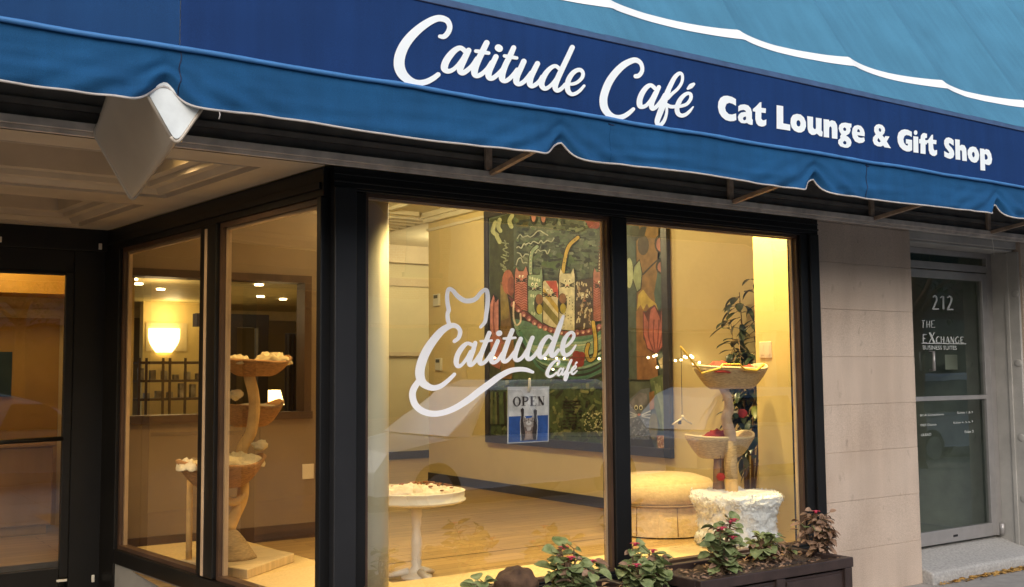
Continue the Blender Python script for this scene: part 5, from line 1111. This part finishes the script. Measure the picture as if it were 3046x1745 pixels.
for px, py, r, mm, ty, lb in ((2138, 1417, .031, M_red, 1354, 'dark red pompom hanging below the lower woven basket'), (2202, 1229, .036, M_red, 0, 'dark red pompom stuck on the side branch of the furry cat tree'), (2182, 1236, .022, M_green, 0, 'dark green pompom next to the red one on the side branch')):
    q = tb(px, py) + Vector((0, -.02, 0)); t = thing('pompom', q, lb, 'pompom')
    b = MB(); b.ball(q, r, 10, (1, 1, .9), .12); b.build('wool_ball', mm, t, True)
    if ty: b = MB(); b.tube([q, Vector((q.x, q.y, tb(px, ty).z))], .0022, 5); b.build('string', M_string, t)
m = MB(); m.tube([tb(2176, 1228), tb(2192, 1225), tb(2214, 1230), tb(2228, 1238)], [.014, .010, .008, .004], 8); m.build('side_branch', mat('pale_twig', (.6, .47, .28), .8), FT, True)
wn = thing('cat_wand', tb(2075, 1098), 'yellow fishing rod toy with a small jointed lure dangling on a string', 'cat toy')
def tw(px, py): return on_y(px, py, 5.28)
m = MB(); m.tube([tw(2024, 1030), tw(2085, 1106)], .007, 8); m.build('rod', M_yellow, wn, True)
m = MB(); m.tube([tw(2026, 1032), tw(2029, 1238)], .0022, 5); m.build('string', M_string, wn)
m = MB(); m.tube([tw(2030, 1234), tw(2030, 1248)], .009, 8); m.build('lure_head', mat('pale_wood_lure', (.70, .55, .30), .6), wn, True)
m = MB(); m.tube([tw(2000, 1262), tw(2014, 1253), tw(2030, 1243), tw(2044, 1252), tw(2057, 1260)], [.004, .006, .007, .006, .004], 8); m.build('lure', MATS['pale_wood_lure'], wn, True)
q = tw(2022, 1256); m = MB(); m.box(q.x - .009, q.y - .006, q.z - .012, q.x + .009, q.y + .006, q.z + .012); m.build('lure_bead', M_wood, wn)
def tr(px, py): return on_y(px, py, 5.24)
m = MB(); m.tube([tr(2088, 1110), tr(2140, 1096), tr(2150, 1084), tr(2200, 1084), tr(2215, 1098), tr(2250, 1102), tr(2273, 1083)], .008, 8); m.build('rope_rail', M_yellow, FT, True)

# ------------------------------------------------------------------ table, blanket, ottoman, plant
c = Vector((3.32, 6.05, 0)); T = thing('side_table', (c.x, c.y, ZF), 'small round white pedestal table with turned leg', 'table')
m = MB(); m.lathe(c, [(.29, ZF + .485), (.305, ZF + .488), (.318, ZF + .498), (.318, ZF + .506), (.308, ZF + .51), (.311, ZF + .552), (.316, ZF + .560), (.302, ZF + .562), (.300, ZF + .545), (.001, ZF + .54)], 48); m.build('tray_top', M_tablew, T, True)
m = MB(); m.lathe(c, [(.13, ZF + .455), (.12, ZF + .474), (.001, ZF + .474)], 24); m.build('apron', M_tablew, T)
m = MB(); m.lathe(c, [(.10, ZF + .0), (.10, ZF + .02), (.06, ZF + .03), (.045, ZF + .06), (.03, ZF + .085), (.036, ZF + .11), (.028, ZF + .125), (.034, ZF + .15), (.03, ZF + .19), (.038, ZF + .22), (.032, ZF + .26), (.024, ZF + .32), (.032, ZF + .35), (.03, ZF + .38), (.036, ZF + .41), (.034, ZF + .455)], 24); m.build('leg', M_tablew, T, True)
m = MB()
for k in range(3): a = 2 * math.pi * k / 3 + .5; m.tube([c + Vector((.05 * math.cos(a), .05 * math.sin(a), ZF + .05)), c + Vector((.13 * math.cos(a), .13 * math.sin(a), ZF + .03)), c + Vector((.20 * math.cos(a), .20 * math.sin(a), ZF + .014))], [.024, .02, .013], 8)
m.build('foot', M_tablew, T, True)
BLK = thing('blanket', (c.x, c.y, ZF + .575), 'crumpled cream blanket with brown print on the white table', 'blanket')
m = MB(); lump(m, (c.x - .03, c.y, ZF + .545), c.x and .27, .24, .05, 31, 40, 16, .45); lump(m, (c.x - .13, c.y - .10, ZF + .545), .16, .09, .065, 37, 30, 12, .4); m.build('cloth', M_blanket, BLK, True)
m = MB()
for k in range(45):
    a, r = rnd.uniform(0, 6.28), rnd.uniform(.05, .24); p = Vector((c.x + .02 + r * math.cos(a), c.y + r * math.sin(a) * .9, ZF + .545 + (.05) * math.cos(min(1.5, r / .27 * 1.5)) + .016)); s = rnd.uniform(.006, .016)
    m.ball(p, s, 4, (1.3, .7, .5))
m.build('print', M_spot, BLK, True)
c = Vector((5.93, 6.62, 0)); T = thing('ottoman', (c.x, c.y, ZF), 'large round tan ottoman with a puffed top and pleated skirt', 'ottoman')
m = MB(); m.lathe(c, [(.40, ZF + .24), (.435, ZF + .28), (.44, ZF + .36), (.40, ZF + .43), (.28, ZF + .47), (.10, ZF + .485), (.001, ZF + .487)], 40, .03); m.build('cushion_top', M_ott, T, True)
m = MB()
n = 80
rg = [[c + Vector(((r + .008 * (1 if (k % 10) < 1 else 0)) * math.cos(2 * math.pi * k / n), (r + .008 * (1 if (k % 10) < 1 else 0)) * math.sin(2 * math.pi * k / n), z)) for k in range(n)] for r, z in ((.425, ZF + .012), (.42, ZF + .12), (.41, ZF + .245))]
m.loft(rg); m.build('skirt', M_ott, T)
m = MB()
for k in range(8): a = 2 * math.pi * k / 8 + .35; m.tube([c + Vector((.426 * math.cos(a), .426 * math.sin(a), ZF + .02)), c + Vector((.416 * math.cos(a), .416 * math.sin(a), ZF + .24))], .004, 5)
m.tube([c + Vector((.428 * math.cos(2 * math.pi * k / 40), .428 * math.sin(2 * math.pi * k / 40), ZF + .25)) for k in range(41)], .009, 6); m.build('piping', mat('ottoman_seam', (.24, .16, .08), .9), T, True)

def leaf(mb, p, d, up, L, wd, curl=.2, n=5):
    d = d.normalized(); s = d.cross(up); s = s.normalized() if s.length > 1e-4 else Vector((1, 0, 0)); u = s.cross(d)
    vs = []
    for i in range(n + 1):
        t = i / n; w_ = wd * math.sin(math.pi * min(1, t * .93 + .07)) ** .62 * (1 if i < n else .05)
        c_ = p + d * L * t - u * curl * L * t * t
        vs += [c_ + s * w_ + u * w_ * .35, c_, c_ - s * w_ + u * w_ * .35]
    fs = []
    for i in range(n): k = 3 * i; fs += [(k, k + 1, k + 4, k + 3), (k + 1, k + 2, k + 5, k + 4)]
    mb.add(vs, fs)
pr_ = random.Random(3)
PX, PYY = 6.33, 6.02
PL = thing('rubber_plant', (PX, PYY, ZF), 'dark leafy rubber plant behind the edge of the yellow return wall', 'plant')
m = MB(); m.lathe((PX, PYY, 0), [(.10, ZF), (.115, ZF + .02), (.14, ZF + .26), (.15, ZF + .28), (.135, ZF + .28), (.13, ZF + .25), (.001, ZF + .25)], 24); m.build('pot', mat('brown_pot', (.12, .06, .03), .4), PL, True)
sb, lf, lf2 = MB(), MB(), MB()
stems = []
for k in range(6):
    a = 2 * math.pi * k / 6; tp_ = Vector((PX + .03 + .11 * math.cos(a), PYY + .16 * math.sin(a), 2.42 - .17 * k + pr_.uniform(-.05, .05))); b0 = Vector((PX + .03 * math.cos(a), PYY + .03 * math.sin(a), ZF + .24))
    mid = b0.lerp(tp_, .5) + Vector((pr_.uniform(-.03, .03), pr_.uniform(-.04, .04), 0)); sb.tube([b0, mid, tp_], [.010, .008, .003], 6); stems.append((b0, mid, tp_))
for k in range(290):
    b0, mid, tp_ = pr_.choice(stems); t = 1 - .68 * pr_.random() ** 1.15; p = b0.lerp(tp_, t); a = pr_.uniform(0, 6.28)
    d = Vector((math.cos(a), math.sin(a), pr_.uniform(-1.1, .2)))
    if p.x > PX - .02: d.x = -abs(d.x)
    q = p + d * pr_.uniform(.02, .07); sb.tube([p, q], .0025, 4)
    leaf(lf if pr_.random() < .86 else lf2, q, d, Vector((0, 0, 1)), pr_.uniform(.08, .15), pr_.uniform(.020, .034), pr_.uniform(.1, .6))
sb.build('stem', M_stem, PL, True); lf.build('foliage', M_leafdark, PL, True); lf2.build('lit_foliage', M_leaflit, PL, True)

# ------------------------------------------------------------------ planters and begonias outside
def planter(x0, x1, y0, y1, h, label, yaw=0):
    o = thing('planter_box', ((x0 + x1) / 2, (y0 + y1) / 2, 0), label, 'planter')
    t = .045
    m = MB(); m.box(x0, y0, h - .06, x1, y0 + t, h); m.box(x0, y1 - t, h - .06, x1, y1, h); m.box(x0, y0 + t, h - .06, x0 + t, y1 - t, h); m.box(x1 - t, y0 + t, h - .06, x1, y1 - t, h); m.build('rim', M_planter, o, bevel=.006)
    m = MB()
    for a, b in ((x0 + .008, x0 + .075), ((x0 + x1) / 2 - .035, (x0 + x1) / 2 + .035), (x1 - .075, x1 - .008)): m.box(a, y0 + .006, .02, b, y0 + .04, h - .061)
    for a in (x0 + .008, x1 - .04): m.box(a, y0 + .041, .02, a + .032, y0 + .11, h - .061); m.box(a, y1 - .10, .02, a + .032, y1 - .008, h - .061)
    m.box(x0 + .076, y0 + .008, .02, x1 - .076, y0 + .04, .08); m.build('stile', M_planter, o, bevel=.004)
    m = MB(); m.box(x0 + .02, y0 + .025, .04, x1 - .02, y1 - .02, h - .075)
    for a, b in ((x0 + .1, (x0 + x1) / 2 - .06), ((x0 + x1) / 2 + .06, x1 - .1)): m.box(a, y0 + .014, .11, b, y0 + .026, h - .09)
    m.build('panel', M_planter, o, bevel=.004)
    m = MB(); m.grid(lambda u, v: (x0 + t + u * (x1 - x0 - 2 * t), y0 + t + v * (y1 - y0 - 2 * t), h - .03 + .022 * noise.noise(Vector((u * 14, v * 7, x0))) + .012 * noise.noise(Vector((u * 40, v * 20, 2)))), 60, 26)
    m.build('soil', M_soil, o, True)
    m = MB()
    for k in range(160):
        p = Vector((rnd.uniform(x0 + t, x1 - t), rnd.uniform(y0 + t, y1 - t), h - .02 + rnd.uniform(0, .014))); a = rnd.uniform(0, 6.28)
        leaf(m, p, Vector((math.cos(a), math.sin(a), rnd.uniform(-.1, .3))), Vector((rnd.uniform(-.3, .3), rnd.uniform(-.3, .3), 1)), rnd.uniform(.02, .05), rnd.uniform(.008, .016), .3, 3)
    m.build('dead_leaves', M_beg2, o, True)
    return o
P1 = planter(4.17, 5.47, 4.345, 4.86, .45, 'dark brown panelled planter box beside the stone pier')
P2 = planter(2.62, 3.92, 4.345, 4.86, .42, 'dark brown planter box in front of the left front window, mostly cut off')
def begonia(px0, px1, pyt, y, z0, label, dry=.2, nst=9, nl=70, fl=3, seed=1, size=1.):
    g = random.Random(seed); a, b = on_y(px0, pyt, y), on_y(px1, pyt, y); cx, hw, top = (a.x + b.x) / 2, (b.x - a.x) / 2, a.z
    o = thing('begonia', (cx, y, z0), label, 'plant'); st, gl, dl, fw = MB(), MB(), MB(), MB(); tips = []
    for k in range(nst):
        an = g.uniform(0, 6.28); r = hw * g.uniform(.1, .85); h = (top - z0) * (g.uniform(.5, 1.0) if k else 1.) * (1 - .45 * (r / hw) ** 2)
        b0 = Vector((cx + g.uniform(-.03, .03), y + g.uniform(-.03, .03), z0 - .02)); tp_ = Vector((cx + r * math.cos(an), y + r * .75 * math.sin(an), z0 + h))
        mid = b0.lerp(tp_, .5) + Vector((g.uniform(-.02, .02), g.uniform(-.02, .02), .01)); pp = [Vector(q) for q in spline([tuple(b0), tuple(mid), tuple(tp_)], 4)]
        st.tube(pp, [.007 - .0005 * i for i in range(len(pp))], 6); tips.append(pp)
    for k in range(int(nl * 1.35)):
        pp = g.choice(tips); i = g.randrange(2, len(pp)); p = pp[i]; an = g.uniform(0, 6.28)
        d = Vector((math.cos(an), math.sin(an) - .25, g.uniform(-.35, .65))).normalized(); q = p + d * g.uniform(.012, .05)
        st.tube([p, q], .0022, 4); L = g.uniform(.038, .082) * size
        isdry = g.random() < dry
        leaf(dl if isdry else gl, q, d, Vector((g.uniform(-.5, .5), g.uniform(-.9, .2), 1)), L * (.8 if isdry else 1), L * (.28 if isdry else .50), g.uniform(-.15, .5) if not isdry else g.uniform(.2, .9))
    for k in range(fl):
        pp = tips[k % len(tips)]; p = pp[-1] + Vector((g.uniform(-.01, .01), -.02, .012))
        for j in range(5): an = 6.28 * j / 5; leaf(fw, p, Vector((math.cos(an), math.sin(an), .35)), Vector((0, 0, 1)), .032, .013, .2, 3)
        fw.ball(p, .011, 5)
    st.build('stem', M_stem, o, True)
    if gl.v: gl.build('foliage', M_beg, o, True)
    if dl.v: dl.build('dry_foliage', M_beg2, o, True)
    if fw.v: fw.build('blossom', M_pink, o, True)
begonia(2080, 2218, 1545, 4.56, .43, 'bushy green begonia with pink buds before the furry drum', .12, 11, 120, 5, 5)
begonia(2232, 2312, 1566, 4.66, .43, 'slender green begonia right of the bushy one', .3, 6, 50, 0, 6)
begonia(2376, 2494, 1532, 4.60, .43, 'dry reddish brown begonia by the stone pier with one pink bloom', .96, 10, 150, 1, 7)
begonia(2328, 2366, 1606, 4.62, .43, 'tiny withered sprig between the green and the dry begonia', .9, 3, 14, 0, 8)
begonia(1835, 1995, 1622, 4.60, .39, 'leafy begonia with two pink buds in front of the window post', .15, 10, 110, 4, 9, 1.1)
begonia(1598, 1790, 1625, 4.52, .39, 'wide green begonia with a red flower beside the brown stump', .2, 11, 130, 3, 10, 1.1)
begonia(1408, 1462, 1724, 4.5, .39, 'small begonia sprig left of the brown stump at the bottom edge', .15, 4, 26, 0, 12)
q = on_y(1535, 1745, 4.62); m = MB(); m.ball((q.x, 4.62, q.z - .01), .118, 30, (1, 1, 1.05), .2); tag(m.build('stump', M_stump, smooth=True, loc=(q.x, 4.62, q.z)), 'rough brown rounded stump at the bottom edge before the window', 'stump')

# ------------------------------------------------------------------ the street behind: parked cars, trees, houses opposite (seen in the glass)
def car(x, y, paint, label, L=4.6, H=1.62, flip=1):
    t = thing('parked_car', (x, y, -.14), label, 'car', 'cars parked along the kerb')
    z0 = -.14; b = MB(); g = MB()
    low = [(-L / 2, .35), (-L / 2 + .05, .78), (-L / 2 + .25, .88), (L / 2 - 1.25, .98), (L / 2 - .2, .82), (L / 2, .6), (L / 2 - .02, .32)]
    rings = []
    for yy, s in ((-.90, .97), (-.93, 1), (-.5, 1.0), (.5, 1.0), (.93, 1), (.90, .97)): rings.append([Vector((x + flip * px * s, y + yy, z0 + pz * (1 if abs(yy) < .92 else .98))) for px, pz in low])
    b.loft(rings)
    cab = [(-L / 2 + .2, .88), (-L / 2 + .65, H - .12), (-L / 2 + 1.0, H), (L / 2 - 2.2, H), (L / 2 - 1.85, H - .1), (L / 2 - 1.05, .97)]
    rr = []
    for yy, q in ((-.88, 0), (-.66, 1), (.66, 1), (.88, 0)):
        rr.append([Vector((x + flip * px, y + (yy if pz < 1.2 else yy * (.80 if abs(yy) > .8 else 1)), z0 + pz - (.05 if q == 0 and pz > 1.2 else 0))) for px, pz in cab])
    b.loft(rr); b.build('body', paint, t, bevel=.05)
    for a, c_ in ((-L / 2 + .78, -.15), (-.02, L / 2 - 1.75)):
        for sy in (-1, 1):
            g.add([(x + flip * (a - .12), y + sy * .905, z0 + .98), (x + flip * (c_ + (.35 if c_ > 0 else 0)), y + sy * .905, z0 + .98), (x + flip * c_, y + sy * .745, z0 + H - .14), (x + flip * (a + .08), y + sy * .745, z0 + H - .14)], [(0, 1, 2, 3)])
    g.build('window', mat('car_glass', (.012, .016, .02), .05), t, solid=.02)
    for wx in (-L / 2 + .85, L / 2 - .9):
        for sy in (-1, 1):
            w_ = MB(); w_.loft([[Vector((x + flip * wx + .33 * math.cos(a), y + sy * k, z0 + .33 + .33 * math.sin(a))) for a in [2 * math.pi * j / 24 for j in range(24)]] for k in (.72, .94)]); wo = w_.build('wheel', mat('tyre', (.015, .015, .015), .8), t, bevel=.03)
            r_ = MB(); r_.loft([[Vector((x + flip * wx + .2 * math.cos(a), y + sy * k, z0 + .33 + .2 * math.sin(a))) for a in [2 * math.pi * j / 16 for j in range(16)]] for k in (.935, .955)]); r_.build('rim', M_alu, wo)
PW = mat('white_car_paint', (.92, .93, .94), .12, .02); PB = mat('blue_grey_car_paint', (.30, .42, .52), .15, .02); PS = mat('silver_car_paint', (.45, .47, .49), .22, .02, metal=.4)
car(7.9, -2.15, PW, 'white estate car parked across the pavement, mirrored in the shop window', H=1.66, flip=-1)
car(13.1, -2.15, PB, 'blue grey car parked farther along, mirrored in the right window', H=1.5)
car(2.6, -2.15, PS, 'silver car parked behind the viewer, mirrored in the entrance glass', H=1.5)
car(18.6, -2.15, PW, 'white car farthest along the kerb, mirrored in the office door', H=1.7)
def tree(x, y, h, label, seed):
    g = random.Random(seed); t = thing('street_tree', (x, y, 0), label, 'tree', 'street trees')
    b = MB(); b.tube([(x, y, -.1), (x + .05, y, h * .3), (x, y + .05, h * .5), (x + .1, y, h * .8)], [.16, .13, .10, .03], 10)
    tips = []
    for k in range(12):
        a = g.uniform(0, 6.28); z = h * g.uniform(.38, .6); e = Vector((x + 1.7 * math.cos(a) * g.uniform(.5, 1), y + 1.7 * math.sin(a) * g.uniform(.5, 1), z + g.uniform(.5, 1.8))); b.tube([(x, y, z), (Vector((x, y, z)) + e) / 2 + Vector((0, 0, .15)), e], [.06, .04, .015], 6); tips.append(e)
    b.build('trunk', M_bark, t, True); lf = MB()
    for k in range(4200):
        c_ = g.choice(tips); p = c_ + Vector((g.gauss(0, .55), g.gauss(0, .55), g.gauss(0, .45))); a = g.uniform(0, 6.28)
        leaf(lf, p, Vector((math.cos(a), math.sin(a), g.uniform(-.8, .2))), Vector((0, 0, 1)), g.uniform(.10, .18), g.uniform(.03, .05), .2, 2)
    lf.build('crown', mat('tree_leaf', (.05, .10, .025), .6, .4, 2), t)
tree(15.5, -.4, 6.2, 'leafy green street tree by the kerb, mirrored in the office door', 2)
tree(4.0, -9.5, 7, 'green street tree across the road, mirrored in the front window', 4)
def house(x0, x1, h, mm, label):
    t = thing('building_opposite', ((x0 + x1) / 2, -17, 0), label, 'building', 'houses across the street')
    m = MB(); m.box(x0, -24, -.2, x1, -17, h); m.box(x0, -17.0, h - .5, x1, -16.75, h + .1); m.build('wall', mm, t)
    n = int((x1 - x0) / 2.4)
    for fl_ in range(int((h - 4) / 3.2)):
        for k in range(n):
            xx = x0 + .9 + k * 2.4; zz = 4.6 + fl_ * 3.2; w_ = MB(); w_.box(xx, -17.01, zz, xx + 1.1, -16.98, zz + 1.7); w_.box(xx - .1, -17.0, zz - .15, xx + 1.2, -16.85, zz); w_.build('window', mat('far_window', (.05, .06, .07), .1), t)
    w_ = MB()
    w_.box(x0 + .6, -17.0, .4, x1 - .6, -16.95, 3.0); w_.build('shop_window', mat('far_shop_glass', (.06, .07, .07), .08), t)
    w_ = MB(); w_.box(x0, -17.0, 3.1, x1, -16.7, 3.8); w_.build('shop_sign', mat('sign_board', (.30, .26, .20), .6), t)
for x0, x1, h, mm, lb in ((-22, -8, 9, M_brick, 'red brick house across the street, leftmost'), (-8, 4, 7.5, mat('pale_render', (.45, .40, .33), .8), 'pale rendered house across the street behind the viewer'), (4, 16, 8.5, M_brick, 'red brick house across the street with pale shop board'), (16, 30, 7, mat('grey_render', (.33, .33, .32), .8), 'grey rendered house across the street at the right'), (30, 46, 9, M_brick, 'red brick house across the street, rightmost')):
    house(x0, x1, h, mm, lb)
